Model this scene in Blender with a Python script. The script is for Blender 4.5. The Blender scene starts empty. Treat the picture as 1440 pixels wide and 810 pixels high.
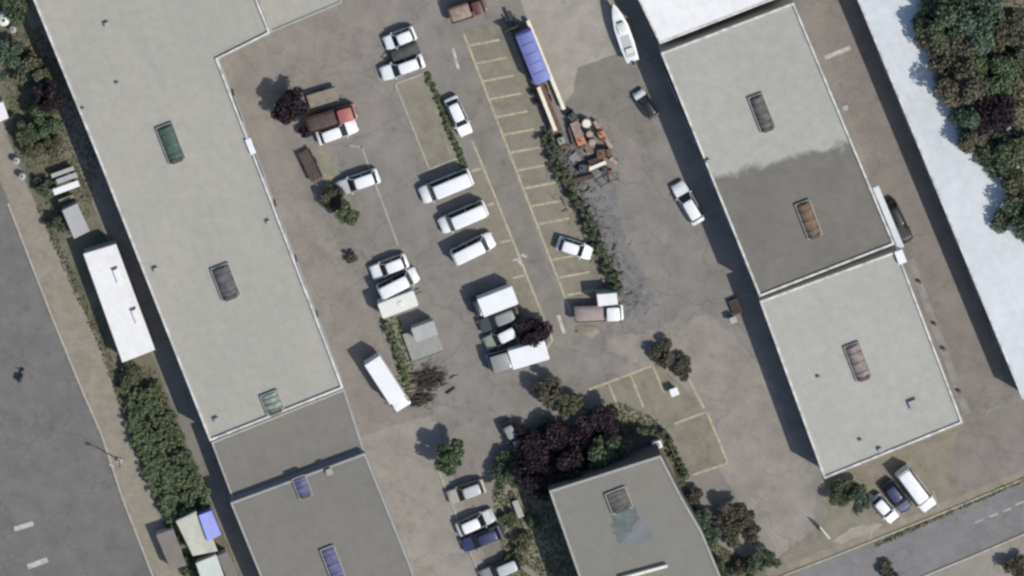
import bpy, math, random
from mathutils import Vector, Matrix
random.seed(11)
scene = bpy.context.scene
COL = scene.collection
H = 900.0            # camera height
SAT = (-60.0, 230.0)
PX = 12.0            # photograph pixels per metre on the ground
R = math.radians

def P(x, y, z=0.0):
    k = 1 - z / H      # the satellite stands off to one side, so tall things lean a little
    return Vector(((x - 720) / PX * k + SAT[0] * z / H, (405 - y) / PX * k + SAT[1] * z / H, z))

# ------------------------------------------------------------------ materials
def _nodes(name):
    m = bpy.data.materials.new(name); m.use_nodes = True
    nt = m.node_tree; nt.nodes.clear()
    out = nt.nodes.new('ShaderNodeOutputMaterial')
    b = nt.nodes.new('ShaderNodeBsdfPrincipled')
    nt.links.new(b.outputs[0], out.inputs[0])
    return m, nt, b

def _coord(nt):
    return nt.nodes.new('ShaderNodeTexCoord').outputs['Object']

def _noise(nt, co, scale, detail=3, rough=0.55, dist=0.0):
    n = nt.nodes.new('ShaderNodeTexNoise')
    n.inputs['Scale'].default_value = scale; n.inputs['Detail'].default_value = detail
    n.inputs['Roughness'].default_value = rough; n.inputs['Distortion'].default_value = dist
    nt.links.new(co, n.inputs['Vector'])
    return n.outputs['Fac']

def _ramp(nt, fac, p0, p1, c0=(0, 0, 0, 1), c1=(1, 1, 1, 1)):
    r = nt.nodes.new('ShaderNodeValToRGB')
    r.color_ramp.elements[0].position = p0; r.color_ramp.elements[1].position = p1
    r.color_ramp.elements[0].color = c0; r.color_ramp.elements[1].color = c1
    nt.links.new(fac, r.inputs[0]); return r.outputs[0]

def _mix(nt, fac, a, b, mode='MIX'):
    n = nt.nodes.new('ShaderNodeMix'); n.data_type = 'RGBA'; n.blend_type = mode
    for v, s in ((fac, n.inputs[0]), (a, n.inputs[6]), (b, n.inputs[7])):
        if isinstance(v, (int, float)): s.default_value = v
        elif isinstance(v, tuple): s.default_value = v if len(v) == 4 else v + (1,)
        else: nt.links.new(v, s)
    return n.outputs[2]

def mat(name, col, rough=0.6, var=0.12, scale=2.0, metal=0.0, coat=0.0, dirt=0.0):
    m, nt, b = _nodes(name)
    co = _coord(nt)
    f = _ramp(nt, _noise(nt, co, scale, 4), 0.3, 0.7)
    lo = tuple(c * (1 - var) for c in col); hi = tuple(min(0.9, c * (1 + var)) for c in col)
    c = _mix(nt, f, lo, hi)
    if dirt:
        d = _ramp(nt, _noise(nt, co, 1.1, 5, 0.65), 0.52, 0.72)
        dm = nt.nodes.new('ShaderNodeMath'); dm.operation = 'MULTIPLY'; dm.inputs[1].default_value = dirt
        nt.links.new(d, dm.inputs[0])
        c = _mix(nt, dm.outputs[0], c, (0.13, 0.115, 0.09))
    nt.links.new(c, b.inputs['Base Color'])
    b.inputs['Roughness'].default_value = rough; b.inputs['Metallic'].default_value = metal
    if coat:
        b.inputs['Coat Weight'].default_value = coat; b.inputs['Coat Roughness'].default_value = 0.12
    return m

def ground_mat(name, c1, c2, c3, big=0.07, mid=0.4, stain=0.35, crack=0.4, rough=0.92, fine=0.14):
    """c1/c2 large drifting tones, c3 stain colour; cracks and fine aggregate"""
    m, nt, b = _nodes(name); co = _coord(nt)
    f = _ramp(nt, _noise(nt, co, big, 4, 0.6, 0.6), 0.36, 0.64)
    c = _mix(nt, f, c1, c2)
    g = _noise(nt, co, mid, 5, 0.65)
    c = _mix(nt, 1.0, c, _ramp(nt, g, 0.25, 0.75, (1 - .2, 1 - .2, 1 - .2, 1), (1.2, 1.19, 1.17, 1)), 'MULTIPLY')
    s = _ramp(nt, _noise(nt, co, 0.19, 6, 0.7, 1.2), 0.54, 0.74)
    sm = nt.nodes.new('ShaderNodeMath'); sm.operation = 'MULTIPLY'; sm.inputs[1].default_value = stain
    nt.links.new(s, sm.inputs[0]); c = _mix(nt, sm.outputs[0], c, c3)
    vo = nt.nodes.new('ShaderNodeTexVoronoi'); vo.inputs['Scale'].default_value = .42; nt.links.new(co, vo.inputs['Vector'])
    sp = nt.nodes.new('ShaderNodeMath'); sp.operation = 'MULTIPLY_ADD'; sp.inputs[1].default_value = .35; nt.links.new(_noise(nt, co, 2.2, 4, .7), sp.inputs[0]); nt.links.new(vo.outputs['Distance'], sp.inputs[2])
    so_ = nt.nodes.new('ShaderNodeMath'); so_.operation = 'MULTIPLY'; so_.inputs[1].default_value = .38
    nt.links.new(_ramp(nt, sp.outputs[0], .27, .4, (1, 1, 1, 1), (0, 0, 0, 1)), so_.inputs[0]); c = _mix(nt, so_.outputs[0], c, c3)
    fn = _noise(nt, co, 5.0, 3, 0.7)
    c = _mix(nt, 1.0, c, _ramp(nt, fn, 0.25, 0.75, (1 - fine,) * 3 + (1,), (1 + fine,) * 3 + (1,)), 'MULTIPLY')
    if crack:
        v = nt.nodes.new('ShaderNodeTexVoronoi'); v.feature = 'DISTANCE_TO_EDGE'; v.inputs['Scale'].default_value = 0.13
        mp = nt.nodes.new('ShaderNodeVectorMath'); mp.operation = 'ADD'
        nz = nt.nodes.new('ShaderNodeTexNoise'); nz.inputs['Scale'].default_value = 0.5; nz.inputs['Detail'].default_value = 4
        nt.links.new(co, nz.inputs['Vector'])
        sc = nt.nodes.new('ShaderNodeVectorMath'); sc.operation = 'SCALE'; sc.inputs['Scale'].default_value = 3.0
        nt.links.new(nz.outputs['Color'], sc.inputs[0])
        nt.links.new(co, mp.inputs[0]); nt.links.new(sc.outputs[0], mp.inputs[1]); nt.links.new(mp.outputs[0], v.inputs['Vector'])
        k = _ramp(nt, v.outputs['Distance'], 0.004, 0.016, (1, 1, 1, 1), (0, 0, 0, 1))
        km = nt.nodes.new('ShaderNodeMath'); km.operation = 'MULTIPLY'; km.inputs[1].default_value = crack
        nt.links.new(k, km.inputs[0]); c = _mix(nt, km.outputs[0], c, c3)
    nt.links.new(c, b.inputs['Base Color']); b.inputs['Roughness'].default_value = rough
    b.inputs['Specular IOR Level'].default_value = 0.25
    bp = nt.nodes.new('ShaderNodeBump'); bp.inputs['Strength'].default_value = 0.25; bp.inputs['Distance'].default_value = 0.03
    nt.links.new(fn, bp.inputs['Height']); nt.links.new(bp.outputs[0], b.inputs['Normal'])
    return m

def leaf_mat(name, c1, c2):
    m, nt, b = _nodes(name); co = _coord(nt)
    geo = nt.nodes.new('ShaderNodeNewGeometry')
    f = nt.nodes.new('ShaderNodeMath'); f.operation = 'ADD'
    a = nt.nodes.new('ShaderNodeMath'); a.operation = 'MULTIPLY'; a.inputs[1].default_value = 0.45
    nt.links.new(geo.outputs['Random Per Island'], a.inputs[0])
    n = _ramp(nt, _noise(nt, co, 0.9, 3), 0.35, 0.65)
    a2 = nt.nodes.new('ShaderNodeMath'); a2.operation = 'MULTIPLY'; a2.inputs[1].default_value = 0.55
    nt.links.new(n, a2.inputs[0])
    nt.links.new(a.outputs[0], f.inputs[0]); nt.links.new(a2.outputs[0], f.inputs[1])
    nt.links.new(_mix(nt, f.outputs[0], c1, c2), b.inputs['Base Color'])
    b.inputs['Roughness'].default_value = 0.65; b.inputs['Specular IOR Level'].default_value = 0.25
    return m

def paint_mat(name, col, under, wear=0.5):
    m, nt, b = _nodes(name); co = _coord(nt)
    f = _ramp(nt, _noise(nt, co, 1.6, 6, 0.75), 0.5 - 0.25 * (1 - wear) - .05, 0.5 + 0.3 * wear)
    nt.links.new(_mix(nt, f, col, under), b.inputs['Base Color']); b.inputs['Roughness'].default_value = 0.8
    return m

def roof_mat(name, c1, c2, c3, seam=1.0):
    m, nt, b = _nodes(name); co = _coord(nt)
    f = _ramp(nt, _noise(nt, co, 0.12, 5, 0.6, 0.8), 0.33, 0.67)
    c = _mix(nt, f, c1, c2)
    g = _noise(nt, co, 0.9, 6, 0.7)
    c = _mix(nt, 1.0, c, _ramp(nt, g, 0.25, 0.75, (.9, .9, .9, 1), (1.09, 1.09, 1.075, 1)), 'MULTIPLY')
    s = _ramp(nt, _noise(nt, co, 0.35, 7, 0.72, 1.0), 0.6, 0.8)
    sm = nt.nodes.new('ShaderNodeMath'); sm.operation = 'MULTIPLY'; sm.inputs[1].default_value = 0.45
    nt.links.new(s, sm.inputs[0]); c = _mix(nt, sm.outputs[0], c, c3)
    if seam:
        mp = nt.nodes.new('ShaderNodeMapping'); mp.inputs['Rotation'].default_value = (0, 0, R(69))
        nt.links.new(co, mp.inputs['Vector'])
        w = nt.nodes.new('ShaderNodeTexBrick'); w.offset = 0.5
        w.inputs['Color1'].default_value = (1, 1, 1, 1); w.inputs['Color2'].default_value = (.975, .975, .975, 1)
        w.inputs['Mortar'].default_value = (.9, .9, .9, 1); w.inputs['Scale'].default_value = 1.0
        w.inputs['Mortar Size'].default_value = 0.03
        w.inputs['Brick Width'].default_value = 7.0; w.inputs['Row Height'].default_value = 1.6
        nt.links.new(mp.outputs[0], w.inputs['Vector'])
        c = _mix(nt, seam, c, w.outputs['Color'], 'MULTIPLY')
    nt.links.new(c, b.inputs['Base Color']); b.inputs['Roughness'].default_value = 0.85
    b.inputs['Specular IOR Level'].default_value = 0.3
    return m

M = {}
M['earth'] = ground_mat('yard_asphalt', (.208, .188, .168), (.187, .174, .156), (.120, .104, .088), stain=.45)
M['alley'] = ground_mat('alley_asphalt', (.205, .183, .163), (.213, .193, .170), (.149, .128, .110), stain=.4)
M['beige'] = ground_mat('pale_paving', (.246, .224, .197), (.226, .205, .178), (.158, .137, .114), stain=.35)
M['lane'] = ground_mat('lane_asphalt', (.176, .164, .145), (.193, .177, .151), (.110, .100, .086), stain=.35)
M['olive'] = ground_mat('bay_paving', (.207, .185, .142), (.192, .174, .135), (.130, .114, .087), mid=.6, stain=.45)
M['pad'] = ground_mat('pale_concrete', (.292, .269, .230), (.269, .247, .210), (.209, .187, .151), stain=.35, crack=.12)
M['gravel'] = ground_mat('grey_gravel', (.186, .178, .173), (.144, .139, .135), (.076, .072, .067), big=.3, mid=1.4, stain=.7, crack=0, fine=.3)
M['lot'] = ground_mat('lot_asphalt', (.146, .137, .132), (.135, .129, .124), (.092, .089, .085), stain=.35)
M['road'] = ground_mat('road_asphalt', (.165, .159, .158), (.182, .173, .170), (.117, .109, .106), stain=.3)
M['path'] = ground_mat('dirt_path', (.244, .213, .174), (.224, .199, .154), (.159, .149, .099), mid=.8, stain=.5, crack=0, fine=.2)
M['soil'] = ground_mat('planted_soil', (.103, .103, .069), (.152, .138, .103), (.062, .069, .041), big=.2, mid=.9, stain=.6, crack=0, fine=.3)
M['turf'] = ground_mat('worn_turf', (.172, .172, .110), (.235, .214, .159), (.097, .110, .062), big=.2, mid=.9, stain=.6, crack=0, fine=.25)
M['brown'] = ground_mat('brown_asphalt', (.184, .164, .146), (.195, .174, .153), (.129, .111, .096), stain=.4)
M['line_y'] = paint_mat('worn_yellow_paint', (.44, .39, .23), (.20, .18, .145), .6)
M['line_w'] = paint_mat('worn_white_paint', (.50, .48, .44), (.22, .20, .175), .6)
M['line_f'] = paint_mat('faint_white_paint', (.34, .325, .29), (.17, .16, .14), .8)
M['kerb'] = mat('kerb_stone', (.34, .31, .25), .9, .15, 1.5)
M['kerb_y'] = mat('faded_yellow_kerb', (.30, .27, .19), .9, .2, 1.2)
M['roof_pale'] = roof_mat('pale_roofing', (.334, .314, .272), (.307, .297, .259), (.356, .328, .283))
M['roof_pale2'] = roof_mat('pale_grey_roofing', (.356, .345, .308), (.329, .323, .287), (.285, .271, .242))
M['roof_mid'] = roof_mat('grey_bitumen', (.177, .165, .144), (.161, .153, .134), (.198, .177, .152))
M['roof_dark'] = roof_mat('dark_bitumen', (.191, .180, .165), (.170, .163, .149), (.232, .216, .191))
M['roof_white'] = roof_mat('white_roofing', (.684, .670, .655), (.655, .641, .627), (.551, .522, .494), .5)
M['roof_blue'] = roof_mat('white_metal_roofing', (.47, .49, .50), (.56, .575, .585), (.30, .32, .33), .9)
M['roof_seven'] = roof_mat('grey_felt', (.181, .175, .153), (.190, .177, .149), (.142, .138, .119), .8)
M['coping'] = mat('white_coping', (.47, .46, .43), .6, .38, 1.1)
M['coping_g'] = mat('grey_coping', (.30, .29, .27), .7, .14, .8)
M['wall'] = mat('pale_render', (.42, .40, .36), .85, .1, .6, dirt=.3)
M['wall_d'] = mat('dark_brown_cladding', (.085, .075, .075), .85, .15, .6)
M['wall_g'] = mat('grey_cladding', (.30, .30, .30), .6, .1, .6, dirt=.3)
M['door'] = mat('grey_shutter', (.28, .29, .30), .5, .08, 2)
M['glass'] = mat('dark_glass', (.012, .014, .016), .08, .1, 2)
M['sky_green'] = mat('green_dome_glazing', (.045, .085, .065), .75, .4, 1.6)
M['sky_grey'] = mat('grey_dome_glazing', (.09, .085, .072), .75, .4, 1.6)
M['sky_dusk'] = mat('slate_dome_glazing', (.085, .08, .085), .75, .4, 1.6)
M['sky_pale'] = mat('pale_dome_glazing', (.19, .23, .19), .75, .4, 1.6)
M['sky_brown'] = mat('brown_dome_glazing', (.14, .085, .05), .75, .4, 1.6)
M['sky_pink'] = mat('pinkish_dome_glazing', (.21, .165, .15), .75, .4, 1.6)
M['sky_blue'] = mat('blue_dome_glazing', (.09, .095, .19), .75, .4, 1.6)
M['frame_d'] = mat('dark_frame', (.05, .048, .045), .6, .2, 2)
M['white'] = mat('white_paint', (.70, .70, .69), .35, .04, 1.0, coat=.3, dirt=.12)
M['offwhite'] = mat('cream_paint', (.62, .62, .55), .4, .04, 1.0, coat=.2)
M['grey'] = mat('grey_paint', (.22, .22, .215), .4, .06, 1.0, coat=.3)
M['silver'] = mat('silver_paint', (.42, .43, .43), .35, .05, 1.0, coat=.3)
M['dgrey'] = mat('dark_grey_paint', (.055, .057, .06), .35, .1, 1.0, coat=.4)
M['black'] = mat('black_paint', (.012, .012, .013), .3, .1, 1.0, coat=.4)
M['navy'] = mat('navy_paint', (.03, .034, .085), .35, .15, 1.0, coat=.4)
M['red'] = mat('faded_red_paint', (.33, .105, .09), .5, .18, 1.0)
M['dred'] = mat('dark_red_paint', (.095, .03, .026), .5, .2, 1.0)
M['beigep'] = mat('beige_paint', (.36, .33, .27), .4, .06, 1.0, coat=.3)
M['green_p'] = mat('pale_green_paint', (.22, .26, .19), .4, .08, 1.0, coat=.3)
M['rubber'] = mat('tyre_rubber', (.02, .02, .02), .9, .2, 4)
M['rim'] = mat('rim_metal', (.35, .35, .36), .35, .1, 4, metal=.8)
M['lamp'] = mat('lamp_lens', (.75, .75, .72), .15, .03, 4)
M['tail'] = mat('red_lens', (.25, .02, .02), .2, .1, 4)
M['trim'] = mat('black_plastic', (.03, .03, .03), .7, .2, 3)
M['tarp'] = mat('blue_tarpaulin', (.16, .18, .40), .7, .16, .7)
M['tarp2'] = mat('light_blue_tarpaulin', (.27, .29, .62), .7, .12, .9)
M['dshade'] = mat('dark_green_shade', (.055, .06, .052), .8, .3, 1.2)  # dark tone for the shaded gap beside the white hatchback
M['wood'] = mat('weathered_wood', (.25, .19, .145), .9, .3, 2.5)
M['woodp'] = mat('pinkish_wood', (.34, .245, .205), .9, .25, 2.5)
M['woodd'] = mat('dark_wood', (.07, .05, .042), .9, .3, 2.5)
M['steelw'] = mat('cream_steel', (.68, .62, .50), .6, .1, 1.2)
M['rust'] = mat('rusty_steel', (.12, .07, .045), .85, .35, 2.0)
M['conc'] = mat('concrete', (.25, .25, .23), .9, .12, .9, dirt=.3)
M['conc_d'] = mat('dull_concrete', (.2, .185, .165), .9, .2, .9)
M['concp'] = mat('pale_box_paint', (.33, .33, .315), .7, .1, .9)
M['pinkbox'] = mat('mauve_brown_load', (.27, .22, .205), .85, .14, 1.2)
M['sand'] = mat('tan_sand', (.215, .185, .145), .95, .2, 1.6)
M['debris'] = mat('mixed_debris', (.11, .10, .09), .9, .55, 1.1)
M['bark'] = mat('bark', (.085, .065, .05), .95, .3, 5)
M['leaf_dk'] = leaf_mat('dark_green_leaf', (.048, .067, .039), (.134, .156, .089))
M['leaf_g'] = leaf_mat('green_leaf', (.050, .083, .035), (.121, .160, .083))
M['leaf_ol'] = leaf_mat('olive_leaf', (.075, .078, .042), (.165, .16, .095))
M['leaf_lt'] = leaf_mat('light_green_leaf', (.095, .115, .05), (.18, .19, .095))
M['leaf_pu'] = leaf_mat('purple_leaf', (.019, .012, .016), (.047, .030, .036))
M['leaf_br'] = leaf_mat('brown_leaf', (.063, .057, .042), (.140, .127, .087))
M['leaf_te'] = leaf_mat('blue_green_leaf', (.056, .084, .057), (.128, .167, .112))
M['leaf_hd'] = leaf_mat('hedge_leaf', (.093, .121, .060), (.167, .201, .107))

# ------------------------------------------------------------------ builders
class MB:
    def __init__(s): s.v = []; s.f = []
    def add(s, vs, fs):
        o = len(s.v); s.v += [tuple(v) for v in vs]; s.f += [tuple(i + o for i in f) for f in fs]; return s
    def box(s, c, d, rz=0.0, ry=0.0, bev=0.0):
        hx, hy, hz = d[0] / 2, d[1] / 2, d[2] / 2
        m = Matrix.Translation(Vector(c)) @ Matrix.Rotation(rz, 4, 'Z') @ Matrix.Rotation(ry, 4, 'Y')
        b = min(bev, hx * .9, hy * .9, hz * .9)
        if b <= 0:
            vs = [m @ Vector((x, y, z)) for z in (-hz, hz) for x, y in ((-hx, -hy), (hx, -hy), (hx, hy), (-hx, hy))]
            return s.add(vs, [(3, 2, 1, 0), (4, 5, 6, 7), (0, 1, 5, 4), (1, 2, 6, 5), (2, 3, 7, 6), (3, 0, 4, 7)])
        def ring(x, y, z, k): return [(-x + k, -y, z), (x - k, -y, z), (x, -y + k, z), (x, y - k, z), (x - k, y, z), (-x + k, y, z), (-x, y - k, z), (-x, -y + k, z)]
        rs = [ring(hx - b, hy - b, -hz, b * .6), ring(hx, hy, -hz + b, b), ring(hx, hy, hz - b, b), ring(hx - b, hy - b, hz, b * .6)]
        return s.loft([[m @ Vector(p) for p in r] for r in rs])
    def loft(s, rings, caps=True):
        n = len(rings[0]); vs = [p for r in rings for p in r]; fs = []
        for i in range(len(rings) - 1):
            for j in range(n):
                k = (j + 1) % n
                fs.append((i * n + j, i * n + k, (i + 1) * n + k, (i + 1) * n + j))
        if caps:
            fs.append(tuple(reversed(range(n)))); fs.append(tuple((len(rings) - 1) * n + j for j in range(n)))
        return s.add(vs, fs)
    def prism(s, poly, z0, z1, top=True, bot=False):
        a = sum(poly[i][0] * poly[(i + 1) % len(poly)][1] - poly[(i + 1) % len(poly)][0] * poly[i][1] for i in range(len(poly)))
        if a < 0: poly = list(reversed(poly))
        n = len(poly); vs = [(p[0], p[1], z0) for p in poly] + [(p[0], p[1], z1) for p in poly]
        fs = [(i, (i + 1) % n, n + (i + 1) % n, n + i) for i in range(n)]
        if top: fs.append(tuple(range(n, 2 * n)))
        if bot: fs.append(tuple(reversed(range(n))))
        return s.add(vs, fs)
    def cyl(s, p0, p1, r0, r1=None, n=10):
        r1 = r0 if r1 is None else r1
        p0 = Vector(p0); p1 = Vector(p1); q = (p1 - p0).to_track_quat('Z', 'Y')
        rs = [[p + q @ Vector((r * math.cos(2 * math.pi * i / n), r * math.sin(2 * math.pi * i / n), 0)) for i in range(n)] for p, r in ((p0, r0), (p1, r1))]
        return s.loft(rs)
    def build(s, name, m, parent=None, smooth=False, loc=None):
        me = bpy.data.meshes.new(name); me.from_pydata(s.v, [], s.f); me.update()
        me.materials.append(m)
        if smooth:
            for p in me.polygons: p.use_smooth = True
            try: me.set_sharp_from_angle(angle=R(42))
            except Exception: pass
        o = bpy.data.objects.new(name, me); COL.objects.link(o)
        if parent: o.parent = parent
        if loc is not None: o.location = loc
        return o

def tag(o, label, cat, group=None):
    o['label'] = label; o['category'] = cat
    if group: o['group'] = group
    return o
def thing(name, label, cat, loc=(0, 0, 0), rz=0.0, group=None):
    o = bpy.data.objects.new(name, None); COL.objects.link(o); o.empty_display_size = .5
    o.location = loc; o.rotation_euler = (0, 0, rz)
    return tag(o, label, cat, group)
def struct(o, kind='structure'): o['kind'] = kind; return o

def wobble(poly, amp, step):
    out = []
    for i in range(len(poly)):
        a, b = Vector(poly[i]), Vector(poly[(i + 1) % len(poly)])
        n = max(1, int((b - a).length / step))
        for k in range(n):
            p = a.lerp(b, k / n); out.append((p.x + random.uniform(-amp, amp), p.y + random.uniform(-amp, amp)))
    return out
def sheet(name, pts, z, m, rough_edge=0.0):
    pts = wobble(pts, rough_edge, 9) if rough_edge else pts
    ps = [P(*p) for p in pts]
    a = sum(ps[i].x * ps[(i + 1) % len(ps)].y - ps[(i + 1) % len(ps)].x * ps[i].y for i in range(len(ps)))
    if a < 0: ps.reverse()
    mb = MB(); mb.add([(p.x, p.y, z) for p in ps], [tuple(range(len(ps)))])
    return struct(mb.build(name, m))

# ------------------------------------------------------------------ ground
g = MB(); g.add([(-2500, -2500, 0), (2500, -2500, 0), (2500, 2500, 0), (-2500, 2500, 0)], [(0, 1, 2, 3)])
struct(g.build('ground', M['earth']))
sheet('alley_pavement', [(306, 82), (385, 40), (480, 2), (500, -80), (570, -80), (560, 20), (500, 110), (440, 150), (420, 250), (520, 420), (548, 520), (560, 580), (515, 640), (483, 545)], .004, M['alley'], 3)
sheet('pale_pavement', [(505, 615), (610, 580), (632, 655), (690, 806), (740, 900), (600, 880), (575, 790)], .008, M['beige'], 2)
sheet('driveway', [(615, 40), (650, 40), (700, 175), (800, 462), (785, 500), (760, 455), (655, 168), (640, 140)], .004, M['lane'], 2)
sheet('bay_pavement', [(553, 115), (592, 103), (650, 240), (602, 252)], .008, M['olive'], 2)
sheet('bay_pavement', [(652, 42), (712, 26), (765, 180), (865, 405), (800, 432)], .008, M['olive'], 1)
sheet('bay_pavement', [(676, 238), (694, 272), (768, 455), (770, 480), (735, 485), (700, 380), (660, 265)], .008, M['olive'], 1)
sheet('bay_pavement', [(826, 545), (925, 512), (990, 572), (1024, 652), (975, 668), (940, 600), (850, 590)], .008, M['olive'], 2)
sheet('concrete_pad', [(700, -90), (835, -90), (868, 20), (876, 72), (812, 95), (806, 130), (790, 150), (742, 28)], .008, M['pad'], 1)
sheet('pale_pavement', [(850, 480), (1000, 440), (1075, 520), (1140, 670), (1150, 740), (1060, 810), (1040, 700), (960, 560)], .004, M['beige'], 6)
sheet('gravel', [(772, 188), (795, 180), (835, 235), (862, 250), (880, 330), (925, 430), (880, 452), (862, 400)], .008, M['gravel'], 4)
sheet('service_lane', [(1113, -80), (1175, -80), (1205, 10), (1428, 556), (1350, 598), (1262, 355)], .004, M['brown'])
sheet('forecourt', [(1158, 672), (1352, 596), (1445, 562), (1560, 520), (1560, 625), (1222, 762), (1100, 812), (1060, 812), (1150, 740)], .008, M['olive'], 2)
sheet('forecourt_pavement', [(1350, 600), (1470, 555), (1560, 520), (1560, 620), (1400, 685), (1345, 690), (1336, 650)], .012, M['brown'], 2)
sheet('sand_patch', [(1172, 762), (1195, 742), (1240, 735), (1232, 752), (1190, 770)], .014, M['pad'], 2)
sheet('road', [(1050, 838), (1107, 809), (1223, 765), (1440, 676), (1800, 528), (1800, 610), (1440, 752), (1290, 815), (1180, 900), (900, 900)], .004, M['road'])
sheet('pavement', [(1180, 900), (1290, 815), (1440, 752), (1800, 610), (1800, 700), (1440, 800), (1330, 860)], .008, M['beige'])
sheet('parking_lot', [(-300, -200), (-60, 100), (12, 285), (37, 350), (73, 443), (117, 550), (173, 700), (216, 810), (260, 920), (-300, 920)], .004, M['lot'])
sheet('path', [(-10, 140), (18, 215), (50, 290), (100, 397), (140, 483), (163, 560), (190, 640), (232, 742), (262, 806), (300, 900), (258, 914), (217, 808), (174, 699), (118, 549), (74, 442), (38, 349), (13, 284), (-60, 95)], .008, M['path'], 2)
sheet('planting_bed', [(-60, -80), (20, -80), (60, 20), (140, 225), (297, 620), (330, 712), (375, 830), (265, 820), (233, 740), (191, 639), (164, 559), (141, 482), (101, 396), (51, 289), (20, 214), (-8, 138), (-50, 60)], .004, M['soil'], 1)
sheet('service_lane', [(22, -80), (30, 0), (105, 222), (262, 622), (350, 840), (400, 840), (300, 622), (150, 222), (60, -80)], .010, M['lane'], 1)  # grey strip added to lift the tone of the warehouse's shadow band
sheet('planting_bed', [(692, 690), (770, 690), (812, 812), (830, 880), (745, 880), (712, 800)], .004, M['turf'], 3)
sheet('planting_bed', [(690, 648), (850, 588), (932, 605), (968, 690), (1008, 765), (1080, 800), (1070, 880), (1000, 880), (930, 640), (770, 690)], .012, M['soil'], 3)
sheet('planting_bed', [(1290, -60), (1560, -60), (1560, 420), (1440, 345), (1340, 180), (1285, 30)], .004, M['soil'], 3)
sheet('lawn', [(820, 575), (870, 565), (925, 590), (920, 612), (840, 605)], .016, M['turf'], 3)
sheet('worn_verge', [(545, 450), (560, 444), (582, 505), (580, 560), (562, 560)], .008, M['turf'], 2)
sheet('worn_verge', [(447, 190), (462, 215), (480, 260), (505, 300), (480, 315), (455, 270)], .008, M['turf'], 3)
sheet('worn_verge', [(592, 98), (606, 96), (660, 238), (640, 246)], .012, M['turf'], 1)
sheet('worn_verge', [(1106, 794), (1226, 748), (1440, 660), (1560, 612), (1560, 621), (1440, 672), (1226, 760), (1106, 806)], .016, M['path'], 1.5)
sheet('asphalt_patch', [(805, 96), (880, 70), (905, 130), (925, 190), (905, 210), (850, 165), (800, 150)], .004, M['lane'], 1)

def strip(mb, a, b, w, z):
    a = P(*a); b = P(*b); d = (b - a); n = Vector((-d.y, d.x, 0)).normalized() * w / 2
    mb.add([(a.x - n.x, a.y - n.y, z), (b.x - n.x, b.y - n.y, z), (b.x + n.x, b.y + n.y, z), (a.x + n.x, a.y + n.y, z)], [(0, 1, 2, 3)])
def lines(name, segs, w, z, m):
    mb = MB()
    for a, b in segs: strip(mb, a, b, w, z)
    return struct(mb.build(name, m))
Lx = lambda y: 652 + (y - 47) * (800 - 652) / (427 - 47)
segs = [((652, 47), (803, 440))]
for k in range(15):
    y = 64 + 25.1 * k
    if 338 < y < 345: continue
    segs.append(((Lx(y) + 1.5, y), (Lx(y) + 44, y - 8)))
lines('parking_lines', segs, .25, .014, M['line_y'])
lines('parking_lines', [((664, 198), (693, 268)), ((693, 268), (765, 448)), ((694, 286), (681, 290)), ((677, 237), (662, 241)), ((717, 338), (704, 341)), ((737, 387), (722, 391)), ((765, 448), (777, 478)), ((777, 478), (767, 492))], .25, .014, M['line_y'])
lines('parking_lines', [((828, 548), (918, 514)), ((856, 540), (873, 582)), ((887, 528), (905, 573)), ((918, 514), (934, 552)), ((948, 596), (994, 579)), ((994, 579), (1024, 652)), ((1022, 652), (974, 668)), ((968, 532), (990, 574))], .25, .018, M['line_y'])
lines('parking_lines', [((556, 118), (604, 238)), ((492, 205), (512, 207)), ((508, 205), (560, 345)), ((604, 238), (645, 222)), ((556, 118), (596, 104))], .2, .018, M['line_f'])
lines('parking_lines', [((1160, 81), (1196, 67))], .5, .014, M['line_w'])
lines('painted_arrow', [((637, 68), (641, 82)), ((640, 82), (645, 97))], .32, .014, M['line_w'])
lines('painted_arrow', [((785, 443), (789, 456)), ((789, 456), (794, 469))], .42, .014, M['line_w'])
lines('painted_mark', [((722, 366), (732, 364)), ((733, 358), (741, 361)), ((729, 367), (735, 374))], .3, .018, M['line_w'])
lines('painted_mark', [((20, 744), (47, 736))], .55, .014, M['line_w'])
lines('painted_mark', [((39, 797), (67, 787))], .6, .014, M['line_w'])
lines('lane_marking', [((1371, 735), (1383, 730)), ((1391, 727), (1403, 722)), ((1411, 719), (1422, 715)), ((1428, 710), (1441, 705)), ((1448, 700), (1462, 694))], .25, .010, M['line_f'])
lines('lane_marking', [((1246, 690), (1272, 735)), ((1222, 762), (1230, 735)), ((1320, 715), (1312, 690))], .14, .020, M['line_f'])

def kerb(name, pts, w, h, m):
    mb = MB()
    for a, b in zip(pts, pts[1:]):
        a = P(*a); b = P(*b); d = b - a; L = d.length; ang = math.atan2(d.y, d.x); c = (a + b) / 2
        mb.box((c.x, c.y, h / 2), (L - .01, w, h), ang)
    return struct(mb.build(name, m))
kerb('kerb', [(1052, 834), (1107, 807), (1165, 785), (1223, 762), (1330, 719), (1440, 673), (1560, 624)], .22, .13, M['kerb_y'])
kerb('kerb', [(1182, 897), (1290, 814), (1365, 783), (1440, 751), (1560, 702)], .2, .13, M['kerb'])
kerb('kerb', [(612, 652), (632, 700), (652, 752), (676, 814), (700, 870)], .2, .13, M['kerb'])
kerb('kerb', [(11, 285), (36, 350), (72, 443), (116, 550), (143, 612), (172, 700), (215, 810), (235, 860)], .22, .13, M['kerb'])
kerb('kerb', [(768, 190), (812, 290), (868, 408)], .16, .13, M['kerb'])

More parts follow.
